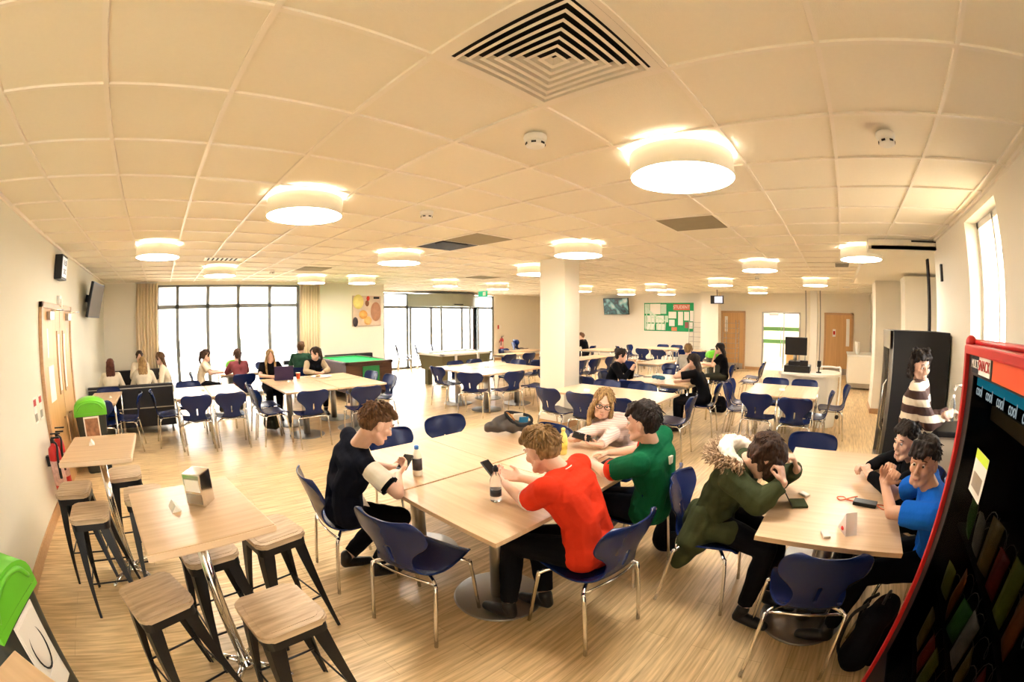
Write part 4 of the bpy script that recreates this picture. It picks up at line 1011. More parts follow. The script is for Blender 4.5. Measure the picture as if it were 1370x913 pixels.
def slotvent(x, y, label, w=.3):
    t = thing('ceiling_vent', label, 'vent', (x, y, CZ))
    MB().box(-w, w, -w * .5, w * .5, -.006, .004).obj('frame', M['tee'], t)
    for k in range(7): MB().box(-w + .05 + k * .075, -w + .08 + k * .075, -w * .42, w * .42, -.009, -.005).obj('slot', M['blackmatt'], t)
slotvent(.95, 6.7, 'small slotted vent above the lamp by the wide windows'); slotvent(7.6, -.15, 'small slotted vent beyond the lamp at the right wall')
tile = mat('bare_grey_tile', (.33, .29, .2), rough=.9)
for x, y, l in ((4.06, 1.4, 'grey ceiling tile beside the nearest drum lamp'), (3.467, 3.8, 'grey ceiling tile right of the open tile in mid ceiling'), (2.867, 7.7, 'grey ceiling tile in front of the wide windows'), (6.9, 7.4, 'grey ceiling tile near the entrance canopy')):
    tag(MB().box(x - .285, x + .285, y - .285, y + .285, CZ - .003, CZ + .008).obj('ceiling_tile', tile), l, 'tile', 'grey replacement ceiling tiles')
tag(MB().box(3.18, 3.75, 4.12, 4.69, CZ - .002, CZ + .006).box(3.2, 3.6, 4.14, 4.3, CZ - .012, CZ - .002).obj('ceiling_hatch', M['blackmatt']), 'dark open ceiling tile left of the grey tile', 'hatch')
def detector(x, y, label, s=1.0):
    t = thing('smoke_detector', label, 'smoke detector', (x, y, CZ), 0, 'ceiling detectors'); t.scale = (s, s, s)
    MB().lathe([(.058, 0), (.06, -.012), (.055, -.03), (.046, -.034)], 28).obj('base', M['white'], t)
    MB().lathe([(.044, -.034), (.05, -.04), (.047, -.06), (.03, -.068), (0, -.069)], 28).obj('sensor_head', M['white'], t)
    for k in range(6):
        a = 2 * PI * k / 6; c, s_ = math.cos(a), math.sin(a)
        MB().box(-.012, .012, -.002, .002, -.055, -.044, mtx=Matrix.Rotation(a, 4, 'Z') @ Matrix.Translation((0, .0485, 0))).obj('vent_slot', M['blackmatt'], t)
for x, y, l in ((1.6, 1.34, 'smoke detector below the large louvred vent'), (2.17, 3.05, 'smoke detector right of the second drum lamp'), (2.2, -.4, 'faint ceiling sensor at the upper right'), (2.16, 8.08, 'small detector near the wide windows'), (9.58, 1.81, 'tiny detector above the till')): detector(x, y, l)

# ------------------------------------------------------------------ wall things
t = thing('wall_clock', 'black box clock mounted high on the left wall', 'clock', (XL, 5.62, 2.44))
MB().box(0, .12, -.16, .16, -.14, .14, .012).obj('housing', M['black'], t)
MB().box(.119, .124, -.135, .135, -.115, .115).obj('display', emis('clock_display', (.8, .85, .9), .1), t)
for k, s in enumerate(('11:35', '21C')): text(s, .085, t, facemtx((.126, 0, .05 - .1 * k), '+X'), M['screen'])
t = thing('fire_alarm_beacon', 'small white sounder box above the left door', 'alarm', (XL, 5.75, 2.04))
MB().box(0, .05, -.07, .07, -.09, .09, .012).obj('housing', M['white'], t); MB().box(.05, .07, -.04, .04, -.05, .05, .01).obj('beacon_lens', M['paper'], t)
def tv(x, y, z, rotz, tiltx, w, h, label, content=None):
    t = thing('television', label, 'television', (x, y, z), R(rotz)); t.rotation_euler = (0, R(tiltx), R(rotz))
    MB().box(-.03, .03, -w / 2, w / 2, -h / 2, h / 2, .008).obj('casing', M['black'], t)
    MB().box(.03, .034, -w / 2 + .02, w / 2 - .02, -h / 2 + .02, h / 2 - .02).obj('screen', content or mat('dark_screen', (.16, .13, .09), rough=.6, spec=.2), t)
    MB().box(-.2, -.03, -.06, .06, -.06, .06, .01).obj('wall_mount', M['black'], t); return t
tv(-1.38, 7.9, 2.17, -5, 12, .9, .56, 'television on the left wall, tilted, screen off')
m = mat('television_picture', (.05, .12, .12), rough=.3); nt = m.node_tree; N_ = nt.nodes; L_ = nt.links; bb = N_['Principled BSDF']
nz = N_.new('ShaderNodeTexNoise'); nz.inputs['Scale'].default_value = 3.2; nz.inputs['Detail'].default_value = 1.5; tc = N_.new('ShaderNodeTexCoord'); L_.new(tc.outputs['Object'], nz.inputs['Vector'])
rp = N_.new('ShaderNodeValToRGB'); e = rp.color_ramp.elements; e[0].position = .3; e[0].color = (.01, .015, .02, 1); e[1].position = .75; e[1].color = (.5, .55, .5, 1)
for p_, c_ in ((.42, (.03, .12, .12, 1)), (.5, (.02, .02, .025, 1)), (.6, (.12, .3, .28, 1))): k = e.new(p_); k.color = c_
L_.new(nz.outputs['Fac'], rp.inputs['Fac']); L_.new(rp.outputs['Color'], bb.inputs['Base Color']); L_.new(rp.outputs['Color'], bb.inputs['Emission Color']); bb.inputs['Emission Strength'].default_value = .08
tv(15.35, 8.72, 2.2, 180, 8, 1.15, .66, 'television showing a picture on the far wall', m)
# notice board (two halves)
t = thing('notice_board', 'green notice board covered in papers on the far wall', 'notice board', (XF - .03, 6.5, 1.79))
MB().box(0, .03, -1.06, 1.08, -.56, .56, .005).obj('frame', M['paper'], t)
MB().box(-.004, .0, -1.04, 1.06, -.54, .54).obj('board', mat('board_green_felt', (.02, .33, .12), rough=.9), t)
rr = random.Random(5)
def sheet(y0, y1, z0, z1, m='paper', nm='paper_sheet'): return MB().box(-.009 - rr.random() * .003, -.004, y0, y1, z0, z1).obj(nm, M[m] if isinstance(m, str) else m, t)
for y0, y1, z0, z1 in ((.35, .8, .1, .5), (.62, .95, -.22, .05), (.2, .55, -.22, .05), (.6, .95, -.5, -.26), (.18, .52, -.5, -.26), (-.32, .0, -.05, .2), (-.25, -.02, -.34, -.1), (-.6, -.4, -.3, .2), (-.85, -.65, -.12, .2), (-1.03, -.89, -.15, .24), (-1.0, -.85, -.42, -.18)): sheet(y0, y1, z0, z1)
for y0, y1, z0, z1 in ((.1, .34, .12, .48), (.82, 1.03, .12, .5), (.97, 1.03, -.45, .05), (.02, .16, -.2, .05)): sheet(y0, y1, z0, z1, mat('pale_green_paper', (.6, .75, .62)))
sheet(-.82, -.68, -.4, -.18, mat('maroon_print', (.35, .1, .1))); sheet(-.35, -.12, -.52, -.38, mat('orange_print', (.75, .25, .12)))
pm = mat('pale_green_ribbon', (.65, .82, .68), rough=.8)
for k in range(6):
    a = k * .17; MB().tube([(-.008, 1.0 - a * .3, .5 - a * .6), (-.012, .97 - a, .2 - a * .4), (-.01, .9 - a * .9, -.2), (-.012, 1.0 - a, -.5)], .02, 6, smooth_n=4).obj('paper_ribbon', pm, t)
sheet(-.88, -.2, .26, .48, mat('red_header', (.7, .16, .12)), 'header_sheet'); text('STUDENT', .17, t, facemtx((-.013, -.54, .37), '-X'), M['paper'], sx=.92)
# exit sign, far pendant sign
t = thing('exit_sign', 'green and white exit sign hanging near the entrance canopy', 'sign', (9.6, 10.3, 2.5))
MB().box(-.02, .02, -.2, .2, -.09, .09, .004).obj('panel', mat('exit_green', (.02, .5, .25), emit=(.1, .9, .5), es=.05), t)
MB().box(-.024, -.02, -.15, -.02, -.06, .06).obj('pictogram', M['paper'], t); MB().tube([(0, 0, .09), (0, 0, .165)], .006, 6).obj('hanger', M['white'], t)
t = thing('hanging_screen', 'small dark menu screen hanging by the far column', 'screen', (13.6, 3.95, 2.35))
MB().box(-.03, .03, -.22, .22, -.13, .13, .006).obj('casing', M['black'], t); MB().box(-.034, -.03, -.19, .08, -.1, .1).obj('display', emis('cold_display', (.75, .8, 1), .2), t); MB().tube([(0, 0, .13), (0, 0, .317)], .012, 8).obj('hanger', M['black'], t)
# food picture canvas
t = thing('food_picture', 'square food photograph canvas on the wall right of the curtain', 'picture', (5.51, YB - .02, 1.95))
MB().box(-.43, .43, -.02, .02, -.4, .4, .003).obj('canvas', mat('canvas_ground', (.66, .5, .4), rough=.8, var=.25, scale=6), t)
def dish(x, z, r, col, nm='printed_dish', sz=1.3):
    MB().lathe([(0, 0), (r, 0), (r, .002), (0, .002)], 24, mtx=Matrix.Translation((x, -.022, z)) @ Matrix.Rotation(PI / 2, 4, 'X') @ Matrix.Diagonal((1, sz, 1, 1))).obj(nm, mat('print_' + nm, col, var=.2, scale=14), t)
dish(-.27, .24, .16, (.85, .72, .25), sz=1.2); dish(-.12, -.1, .13, (.85, .42, .12), sz=.9); dish(.02, -.26, .12, (.88, .5, .18), sz=.95); dish(.27, -.02, .16, (.5, .25, .16), sz=1.6); dish(.03, .33, .05, (.7, .05, .03)); dish(.0, .2, .06, (.3, .12, .06)); dish(-.36, -.29, .08, (.04, .03, .04), sz=1.6)
MB().box(.2, .38, -.025, -.02, .32, .38).obj('printed_slate', M['blackmatt'], t)
# curtains
def curtain(x0, x1, y, label, n=9):
    m = MB(); pts = []; k = n * 8
    for i in range(k + 1):
        q = i / k; pts.append((x0 + (x1 - x0) * q, y + .035 * math.sin(q * n * 2 * PI) + .01 * math.sin(q * 31)))
    lo = [m.bm.verts.new((a, b, .02)) for a, b in pts]; hi = [m.bm.verts.new((a, b, 2.63)) for a, b in pts]
    for i in range(k): f = m.bm.faces.new((lo[i], lo[i + 1], hi[i + 1], hi[i])); f.smooth = True
    t = thing('curtain', label, 'curtain', (0, 0, 0)); o = m.obj('curtain_fabric', M['curtain'], t); modapply(o, [('SOLIDIFY', dict(thickness=.006))])
    MB().tube([(x0 - .03, y, 2.645), (x1 + .03, y, 2.645)], .01, 8).obj('curtain_rail', M['white'], t)
curtain(-.72, -.16, 10.38, 'cream curtain drawn back left of the wide windows', 7); curtain(3.56, 4.08, 10.38, 'cream curtain drawn back right of the wide windows', 7)
tag(MB().box(11.3, 11.36, YE - .03, YE, 0, CZ).obj('conduit', M['wall']), 'cream vertical boxing on the wall by the far extinguisher', 'pipe')
# fire extinguishers
def extinguisher(loc, rz, label):
    t = thing('fire_extinguisher', label, 'fire extinguisher', loc, rz)
    MB().lathe([(0, 0), (.07, .0), (.08, .015), (.08, .42), (.07, .47), (.03, .5), (.025, .52), (0, .52)], 28).obj('cylinder', M['red'], t)
    MB().box(-.02, .02, -.02, .02, .5, .56, .004).box(-.012, .012, -.01, .1, .56, .575, .003).box(-.012, .012, -.01, .12, .6, .612, .003).obj('valve_lever', M['black'], t)
    MB().tube([(0, .02, .53), (.06, .07, .5), (.1, .06, .38), (.09, .05, .2)], [.011, .011, .014, .02], 8, smooth_n=4).obj('hose', M['black'], t)
    MB().lathe([(.0812, .12), (.0812, .36)], 28, smooth=True).obj('instruction_label', mat('extinguisher_label', (.75, .45, .4), var=.5, scale=30), t)
    MB().box(-.03, .03, -.12, -.07, .3, .4, .004).obj('wall_mount', M['black'], t); return t
extinguisher((XL + .14, 4.45, .18), 0, 'red fire extinguisher on the left wall behind the high table').rotation_euler = (0, 0, -PI / 2)
extinguisher((XL + .13, 4.72, .18), 0, 'second red fire extinguisher, nearer the left door').rotation_euler = (0, 0, -PI / 2)
extinguisher((12.75, YE - .14, .4), PI, 'far red fire extinguisher beside the entrance glazing')
for y, l in ((4.4, 'small instruction sign above the near extinguisher'), (4.62, 'small instruction sign next to it, nearer the door')):
    t = thing('wall_sign', l, 'sign', (XL, y, 1.02)); MB().box(0, .004, -.06, .06, -.12, .12).obj('sign_plate', M['paper'], t); MB().box(.004, .0055, -.05, .05, .04, .1).obj('red_band', M['red'], t); MB().box(.004, .0055, -.05, .05, -.1, -.03).obj('text_block', M['steel'], t)
t = thing('wall_sign', 'pair of small signs above the far extinguisher', 'sign', (12.75, YE, 1.35)); MB().box(-.1, -.02, -.004, 0, -.08, .08).obj('sign_plate', M['red'], t); MB().box(.02, .1, -.004, 0, -.08, .08).obj('sign_plate', M['paper'], t)
tag(MB().box(4.95, 5.0, YR, YR + .03, 2.2, 2.38, .004).obj('wall_switch', M['black']), 'small black sensor on the right wall above the fridge', 'sensor')
for k, z in enumerate((2.22, 1.82, 1.45)):
    tag(MB().box(12.4, 12.75, -1.35, -1.33, z - .15, z + .15, .003).obj('wall_picture', mat('dark_picture', (.1, .02, .02), var=.5)), 'dark framed picture beside the far door, %s of three' % ('top', 'middle', 'bottom')[k], 'picture', 'dark pictures by the far door')
# ------------------------------------------------------------------ recycling bins
def bin_(loc, rz, label, poster=True, plain=False):
    t = thing('recycling_bin', label, 'bin', loc, rz, 'green lidded recycling bins'); t.scale = (1, 1, 1.07)
    def ring(w, d, z, r=.06):
        out = []
        for cx, cy, a0 in ((w - r, d - r, 0), (-w + r, d - r, 90), (-w + r, -d + r, 180), (w - r, -d + r, 270)):
            for k in range(5): a = R(a0 + 22.5 * k); out.append((cx + r * math.cos(a), cy + r * math.sin(a), z))
        return out
    m = MB(); rs = [[m.bm.verts.new(p) for p in ring(w, d, z)] for w, d, z in ((.18, .16, 0), (.19, .17, .02), (.235, .205, .66), (.24, .21, .68))]
    for A_, B2 in zip(rs, rs[1:]):
        for k in range(20): f = m.bm.faces.new((A_[k], A_[(k + 1) % 20], B2[(k + 1) % 20], B2[k])); f.smooth = True
    m.bm.faces.new(rs[0][::-1]); m.bm.faces.new(rs[-1]); m.obj('body', M['bindark'], t)
    # domed lid with an open mouth at the front
    l = MB(); n = 14; W = .25
    for side in (0,):
        prof = [(W * math.cos(a), .68 + .02 + .135 * math.sin(a) ** .7 if math.sin(a) > 0 else .69) for a in (PI * k / n for k in range(n + 1))]
        fr_ = [l.bm.verts.new((x, -.215, z)) for x, z in prof]; md = [l.bm.verts.new((x * 1.02, 0, z + .015)) for x, z in prof]; bk = [l.bm.verts.new((x, .215, z)) for x, z in prof]
        for a_, b_ in ((fr_, md), (md, bk)):
            for k in range(n): f = l.bm.faces.new((a_[k], a_[k + 1], b_[k + 1], b_[k])); f.smooth = True
        bb2 = [l.bm.verts.new((x, y, .665)) for x, y in ((W, -.215), (W, .215), (-W, .215), (-W, -.215))]
        l.bm.faces.new((fr_[0], bk[0], bb2[1], bb2[0])) if False else None
        l.bm.faces.new(bk)
        for q in ((fr_[0], md[0], bk[0], bb2[1], bb2[0]), (bk[-1], md[-1], fr_[-1], bb2[3], bb2[2]), (bk[0], bk[-1], bb2[2], bb2[1]), (fr_[-1], fr_[0], bb2[0], bb2[3])):
            l.bm.faces.new(q)
        inner = [l.bm.verts.new((x * .82, -.216, .70 + (z - .70) * .72)) for x, z in prof]
        for k in range(n): l.bm.faces.new((fr_[k], inner[k], inner[k + 1], fr_[k + 1]))
        l.bm.faces.new(inner)
    lo = l.obj('lid', M['green'], t)
    MB().box(-.14, .14, .214, .222, .72, .8, .003).obj('mouth', M['blackmatt'], lo)
    MB().tube([(-.2, -.218, .73), (-.13, -.219, .79), (0, -.22, .812), (.13, -.219, .79), (.2, -.218, .73)], .012, 8, smooth_n=4).obj('lid_rim', M['green'], lo)
    if poster:
        MB().box(-.12, .12, -.006, .0, -.2, .2, .002, mtx=Matrix.Translation((0, -.198, .46)) @ Matrix.Rotation(R(4), 4, 'X')).obj('poster', M['paper'], t)
        MB().box(-.1, .1, -.009, -.006, -.05, .18, mtx=Matrix.Translation((0, -.198, .46)) @ Matrix.Rotation(R(4), 4, 'X')).obj('poster_picture', M['paper'] if plain else mat('bin_poster_print', (.35, .18, .1), var=.9, scale=18), t)
        MB().box(-.1, .1, -.009, -.006, -.18, -.08, mtx=Matrix.Translation((0, -.198, .46)) @ Matrix.Rotation(R(4), 4, 'X')).obj('poster_caption', M['paper'] if plain else M['green'], t)
        if plain: MB().tube([(.07 * math.cos(a), -.21, .5 + .1 * math.sin(a)) for a in (2 * PI * k / 20 for k in range(20))], .005, 6, closed=True).obj('printed_ring', M['blackmatt'], t)
    return t
bin_((-1.2, 5.85, 0), R(10), 'green lidded recycling bin with a picture poster, beside the left door')
bin_((-1.22, 1.62, 0), R(75), 'green lidded recycling bin at the bottom left corner of the photo', True, True)
bin_((11.6, 3.4, 0), R(-60), 'lime lidded bin in the distance behind the girl in black', False)
bin_((1.75, 10.15, 0), 0, 'green lidded bin glaring in front of the wide windows', False)
# ------------------------------------------------------------------ sofas
def sofa(x0, x1, y, face, label, h=.8, d=.62):
    # face=+1 opens towards +Y (back to camera)
    t = thing('sofa', label, 'sofa', ((x0 + x1) / 2, y, 0), 0 if face > 0 else PI, 'black vinyl bench sofas'); w = (x1 - x0) / 2
    MB().box(-w, w, -.06, .05, .12, h, .02).obj('backrest', M['blackvinyl'], t)
    MB().box(-w, w, .05, d, .12, .34, .015).obj('base', M['blackvinyl'], t)
    k = max(1, round(2 * w / .7))
    for i in range(k): MB().box(-w + 2 * w * i / k + .006, -w + 2 * w * (i + 1) / k - .006, .05, d, .34, .45, .025).obj('seat_cushion', M['blackvinyl'], t)
    MB().box(-w, w, -.066, -.058, h - .05, h - .035).box(-w, w, -.066, -.058, .42, .435).box(-w, -w + .015, -.066, -.058, .12, h).box(w - .015, w, -.066, -.058, .12, h).obj('piping', M['steel'], t)
    for sx in (-1, 1):
        for yy in (0, d - .06): MB().tube([(sx * (w - .08), yy + .02, 0), (sx * (w - .08), yy + .02, .12)], .02, 8).obj('foot', M['steel'], t)
    return t
sofa(-1.56, .12, 7.62, 1, 'long black sofa seen from behind by the left wall'); sofa(-1.5, -.05, 10.2, -1, 'black sofa against the window wall behind the sitting girls')
sofa(3.0, 3.75, 10.15, -1, 'short black sofa below the right hand curtain'); sofa(4.15, 5.5, 10.2, -1, 'black bench seat under the food picture, behind the green pool table', h=.86, d=.24)
# ------------------------------------------------------------------ pool tables
def pool(x0, x1, y0, y1, label, cloth_, side, legs, drop, taper=.0, z=.83):
    t = thing('pool_table', label, 'pool table', ((x0 + x1) / 2, (y0 + y1) / 2, 0)); w, l = (x1 - x0) / 2, (y1 - y0) / 2
    MB().box(-w + .1, w - .1, -l + .1, l - .1, z - .03, z - .012).obj('playing_surface', cloth_, t)
    r = MB().box(-w, w, -l, -l + .09, z - .04, z + .02, .01).box(-w, w, l - .09, l, z - .04, z + .02, .01).box(-w, -w + .09, -l, l, z - .04, z + .02, .01).box(w - .09, w, -l, l, z - .04, z + .02, .01); r.obj('rail', M['white'] if side is M['olive'] else M['darkwood'], t)
    c = MB().box(-w + .08, w - .08, -l + .085, -l + .12, z - .03, z + .01, .006).box(-w + .08, w - .08, l - .12, l - .085, z - .03, z + .01, .006).box(-w + .085, -w + .12, -l + .1, l - .1, z - .03, z + .01, .006).box(w - .12, w - .085, -l + .1, l - .1, z - .03, z + .01, .006); c.obj('cushion', cloth_, t)
    b = MB(); zt, zb = z - .04, z - drop
    T = [(-w + .02, -l + .02), (w - .02, -l + .02), (w - .02, l - .02), (-w + .02, l - .02)]; q = [(a * (1 - taper), c_ * (1 - taper)) for a, c_ in T]
    vt = [b.bm.verts.new((a, c_, zt)) for a, c_ in T]; vb = [b.bm.verts.new((a, c_, zb)) for a, c_ in q]
    b.bm.faces.new(vt); b.bm.faces.new(vb[::-1])
    for k in range(4): b.bm.faces.new((vt[k], vb[k], vb[(k + 1) % 4], vt[(k + 1) % 4]))
    b.obj('cabinet', side, t)
    for sx in (-1, 1):
        for sy in (-1, 1):
            m = MB(); m.box(-.07, .07, -.07, .07, 0, zb + .01, .006, mtx=Matrix.Translation((sx * (w * (1 - taper) - .14), sy * (l * (1 - taper) - .14), 0))); m.obj('leg', side, t)
        for yy in (-l + .06, 0, l - .06): MB().lathe([(.055, z - .035), (.055, z + .022)], 16, loc=(sx * (w - .06), yy, 0)).obj('pocket', M['blackmatt'], t)
    return t
pt = pool(3.78, 4.95, 8.2, 9.95, 'pool table with green cloth and dark wooden sides', M['baize'], M['darkwood'], 0, .62)
MB().box(-.18, .22, -.9, -.87, .25, .75).obj('side_panel', mat('green_side_panel', (.01, .2, .05), rough=.5), pt)
pt2 = pool(6.5, 8.2, 8.45, 9.5, 'olive sided pool table with pale cloth in front of the entrance', M['baizepale'], M['olive'], 0, .42, .08)
for x in (-.45, .3): MB().box(x, x + .06, -.56, -.53, .42, .82).obj('trim_strip', M['white'], pt2)
# ------------------------------------------------------------------ till counter and servery bits
t = thing('till_counter', 'rounded cream till counter', 'counter', (7.87, .45, 0))
def rrect(w, l, r, n=8):
    out = []
    for cx, cy, a0 in ((w - r, l - r, 0), (-w + r, l - r, 90), (-w + r, -l + r, 180), (w - r, -l + r, 270)):
        for k in range(n + 1): a = R(a0 + 90 * k / n); out.append((cx + r * math.cos(a), cy + r * math.sin(a)))
    return out
MB().prism(rrect(.36, .55, .3), 0, .84).obj('body', M['counter'], t); MB().prism(rrect(.4, .59, .32), .84, .89, bev=.008).obj('worktop', M['counter'], t)
t = thing('cash_register', 'black cash register with screen on the till counter', 'cash register', (7.75, .68, .891), R(0))
MB().box(-.2, .2, -.24, .24, 0, .11, .008).obj('cash_drawer', M['black'], t); MB().box(-.14, .14, -.17, .17, .11, .18, .01).obj('printer', M['black'], t)
MB().tube([(0, .06, .18), (0, .06, .3)], .035, 12).obj('screen_stand', M['steel'], t)
MB().box(-.025, .025, -.16, .25, .28, .58, .008, mtx=Matrix.Rotation(R(-6), 4, 'Y')).obj('screen', M['black'], t); MB().box(-.19, -.185, -.2, -.05, .02, .2, .002).obj('card_terminal', M['black'], t)
t = thing('card_reader', 'small black card reader on a stalk beside the till', 'card reader', (7.7, .28, .891)); MB().lathe([(.05, 0), (.05, .015), (.015, .02), (.015, .1)], 16).obj('stalk', M['black'], t); MB().box(-.03, .03, -.035, .035, .1, .2, .006).obj('keypad', M['black'], t)
t = thing('hand_rail', 'white tubular tray rail beside the till counter', 'rail', (8.35, .05, 0))
MB().tube([(0, .3, 0), (0, .3, .85), (0, .22, .93), (0, -.1, .93), (0, -.2, .85), (0, -.2, .08)], .018, 8, smooth_n=4).tube([(.0, .25, .82), (0, -.2, .82)], .012, 8).obj('tube_frame', M['white'], t)
MB().lathe([(0, -.02), (.04, -.02), (.04, .02), (0, .02)], 14, mtx=Matrix.Translation((0, -.2, .04)) @ Matrix.Rotation(PI / 2, 4, 'Y')).obj('castor', M['black'], t)
t = thing('serving_trolley', 'white serving trolley with cups against the wall by the pillar', 'trolley', (13.0, -.85, 0))
MB().box(-.7, .7, -.42, .42, .16, .86, .02).obj('cabinet', M['counter'], t); MB().box(-.73, .73, -.45, .45, .86, .9, .01).obj('worktop', M['white'], t); MB().box(-.7, .7, -.4, .4, .04, .16).obj('plinth', M['steel'], t)
for sx in (-1, 1):
    for sy in (-1, 1): MB().ball((sx * .62, sy * .36, .04), .04).obj('castor', M['black'], t)
for k in range(5):
    tag(MB().lathe([(.03, 0), (.045, .3), (.04, .32)], 14).obj('cup_stack', M['white'], None, (12.5 + k * .22, -.7 - .05 * (k % 2), .901)), ('leftmost', 'second', 'middle', 'fourth', 'rightmost')[k] + ' stack of white cups on the trolley', 'cups', 'white cups on the trolley')
# tray racks
def rack(y, label):
    t = thing('tray_rack', label, 'rack', (15.1, y, 0), 0, 'wire tray racks')
    for sx in (-.25, .25):
        for sy in (-.24, .24): MB().tube([(sx, sy, .06), (sx, sy, 1.72)], .012, 6).obj('upright', M['steel'], t)
    for k in range(9):
        z = .25 + k * .17
        for sy in (-.24, .24): MB().tube([(-.25, sy, z), (.25, sy, z)], .007, 6).obj('rung', M['steel'], t)
        MB().tube([(-.25, -.24, z), (-.25, .24, z)], .007, 6).obj('rung', M['steel'], t)
    for sx in (-.25, .25):
        for sy in (-.24, .24): MB().ball((sx, sy, .035), .035).obj('castor', M['black'], t)
rack(5.15, 'wire tray rack left of the far column'); rack(3.85, 'wire tray rack in front of the far wooden door')
# ------------------------------------------------------------------ drinks fridge
t = thing('drinks_fridge', 'tall black drinks fridge behind the boy in the striped shirt', 'fridge', (4.88, -1.03, 0))
MB().box(-.33, .33, -.34, .36, .08, 1.68, .01).obj('cabinet', M['blackmatt'], t)
MB().box(-.33, .33, -.34, .34, 0, .08).obj('plinth', M['black'], t)
MB().box(-.33, -.29, .36, .40, .08, 1.68, .004).box(.29, .33, .36, .4, .08, 1.68, .004).box(-.33, .33, .36, .4, 1.5, 1.68, .004).box(-.33, .33, .36, .4, .08, .35, .004).obj('door_frame', M['steel'], t)
MB().box(-.29, .29, .37, .38, .35, 1.5).obj('door_glass', M['glass'], t); MB().tube([(-.26, .4, .7), (-.26, .44, .75), (-.26, .44, 1.15), (-.26, .4, 1.2)], .012, 8).obj('door_handle', M['chrome'], t)
MB().box(-.2, .2, .4, .405, .14, .3).obj('vent_grille', M['black'], t)
# ------------------------------------------------------------------ water dispenser
t = thing('water_dispenser', 'water dispenser with a bent chrome tap where the bottle is being filled', 'water dispenser', (3.68, -1.2, 0))
MB().box(-.2, .2, -.18, .16, 0, .93, .015).obj('cabinet', mat('dispenser_beige', (.55, .48, .38), rough=.5), t)
MB().box(-.22, .22, -.19, .2, .93, .975, .012).obj('drip_tray', M['black'], t)
MB().box(-.12, .1, .1, .21, .86, .94, .01).obj('control_box', M['black'], t)
MB().tube([(-.05, -.14, .975), (-.05, -.14, 1.24), (-.05, -.1, 1.285), (-.05, .0, 1.3), (-.05, .03, 1.26)], .014, 10, smooth_n=5).obj('tap', M['chrome'], t)
MB().lathe([(0, .976), (.035, .976), (.03, .998), (0, 1.0)], 16, loc=(-.12, -.06, 0)).obj('tap_button', M['bluecap'], t)
def bottle(loc, label, kind, group=None):
    t = thing('drink_bottle', label, 'bottle', loc, 0, group)
    MB().lathe([(0, 0), (.028, 0), (.032, .008), (.032, .05), (.029, .06), (.032, .07), (.032, .125), (.022, .155), (.013, .17), (.013, .182)], 20).obj('bottle_body', kind[0], t)
    if kind[1]: MB().lathe([(.0326, kind[3]), (.0326, kind[4])], 20).obj('label_sleeve', kind[1], t)
    MB().lathe([(.015, .178), (.016, .198), (.01, .202), (.008, .212 if kind[5] else .203), (0, .213 if kind[5] else .203)], 16).obj('cap', kind[2], t); return t
milk = mat('milky_drink', (.8, .78, .66), rough=.25); pic = mat('milk_label', (.05, .04, .05), var=.9, scale=25)
bottle((1.57, 1.6, .741), 'clear water bottle with a black label and sports cap on the nearest table', (M['plasticclear'], M['water'], M['blackmatt'], .035, .075, True))
bottle((1.49, 2.23, .741), 'small blue-capped bottle with a dark picture label by the boy in black and white', (milk, pic, M['bluecap'], .04, .12, False))
bottle((2.42, 1.98, .741), 'clear bottle with a blue cap behind the red shirt boy\'s head', (M['plasticclear'], None, M['bluecap'], 0, 0, False))
bottle((2.5, 1.84, .741), 'yellow drink bottle in front of the smiling girl', (M['yellow'], mat('yellow_label', (.8, .6, .1), var=.4, scale=40), M['yellow'], .04, .1, False))
b_ = bottle((3.6, -1.16, 1.03), 'clear bottle held under the tap by the boy in the striped shirt', (M['plasticclear'], None, M['white'], 0, 0, False))
bottle((6.95, 2.72, .741), 'small clear bottle on the middle table near the pencil case', (M['plasticclear'], M['white'], M['white'], .05, .1, False))
bottle((-.78, 8.1, .451), 'clear bottle standing on the black sofa seat', (M['plasticclear'], M['white'], M['white'], .05, .1, False))
# phones and small things
def phone(loc, rz, label, rx=0, ry=0):
    t = thing('mobile_phone', label, 'phone', loc, R(rz), 'mobile phones'); t.rotation_euler = (R(rx), R(ry), R(rz))
    MB().box(-.035, .035, -.07, .07, -.004, .004, .0035).obj('case', M['black'], t); MB().box(-.031, .031, -.062, .062, .004, .0046).obj('screen', M['screen'], t); return t
phone((3.05, -.42, .745), 100, 'dark phone lying alone near the boy in black')
phone((2.55, 1.47, .745), 95, 'dark phone lying in front of the green polo shirt boy'); phone((1.70, 1.77, .85), 5, 'phone held up by the boy in the red polo shirt', 40)
phone((1.40, 2.23, .85), -60, 'phone in the hands of the boy in black and white', 25); phone((2.68, 1.80, .845), 20, 'phone in the hands of the smiling girl', 15, -25)
phone((6.75, 3.2, .745), 30, 'dark phone on the middle table')
t = thing('power_bank', 'black power bank with an orange-red cable on the right table', 'power bank', (2.50, -.33, .741), R(-12)); MB().box(-.035, .035, -.08, .08, 0, .022, .006).obj('casing', M['black'], t)
MB().tube([(0, .08, .01), (.02, .13, .005), (.05, .16, .005), (.03, .2, .005), (-.01, .17, .005), (.03, .13, .006), (.07, .1, .005), (.09, .07, .008)], .0035, 6, smooth_n=5).obj('cable', M['orange'], t); MB().tube([(0, -.08, .01), (-.03, -.13, .004), (.0, -.17, .004), (.03, -.12, .004), (.01, -.08, .01)], .003, 6, smooth_n=5).obj('cable', M['orange'], t)
t = thing('food_packet', 'opened clear plastic sandwich packet with red scraps', 'packet', (2.13, -.22, .741), R(25)); bm_ = MB(); a_, b2, c2, d2 = V((-.06, -.05, 0)), V((.06, -.05, 0)), V((.0, .06, 0)), V((.0, .0, .1))
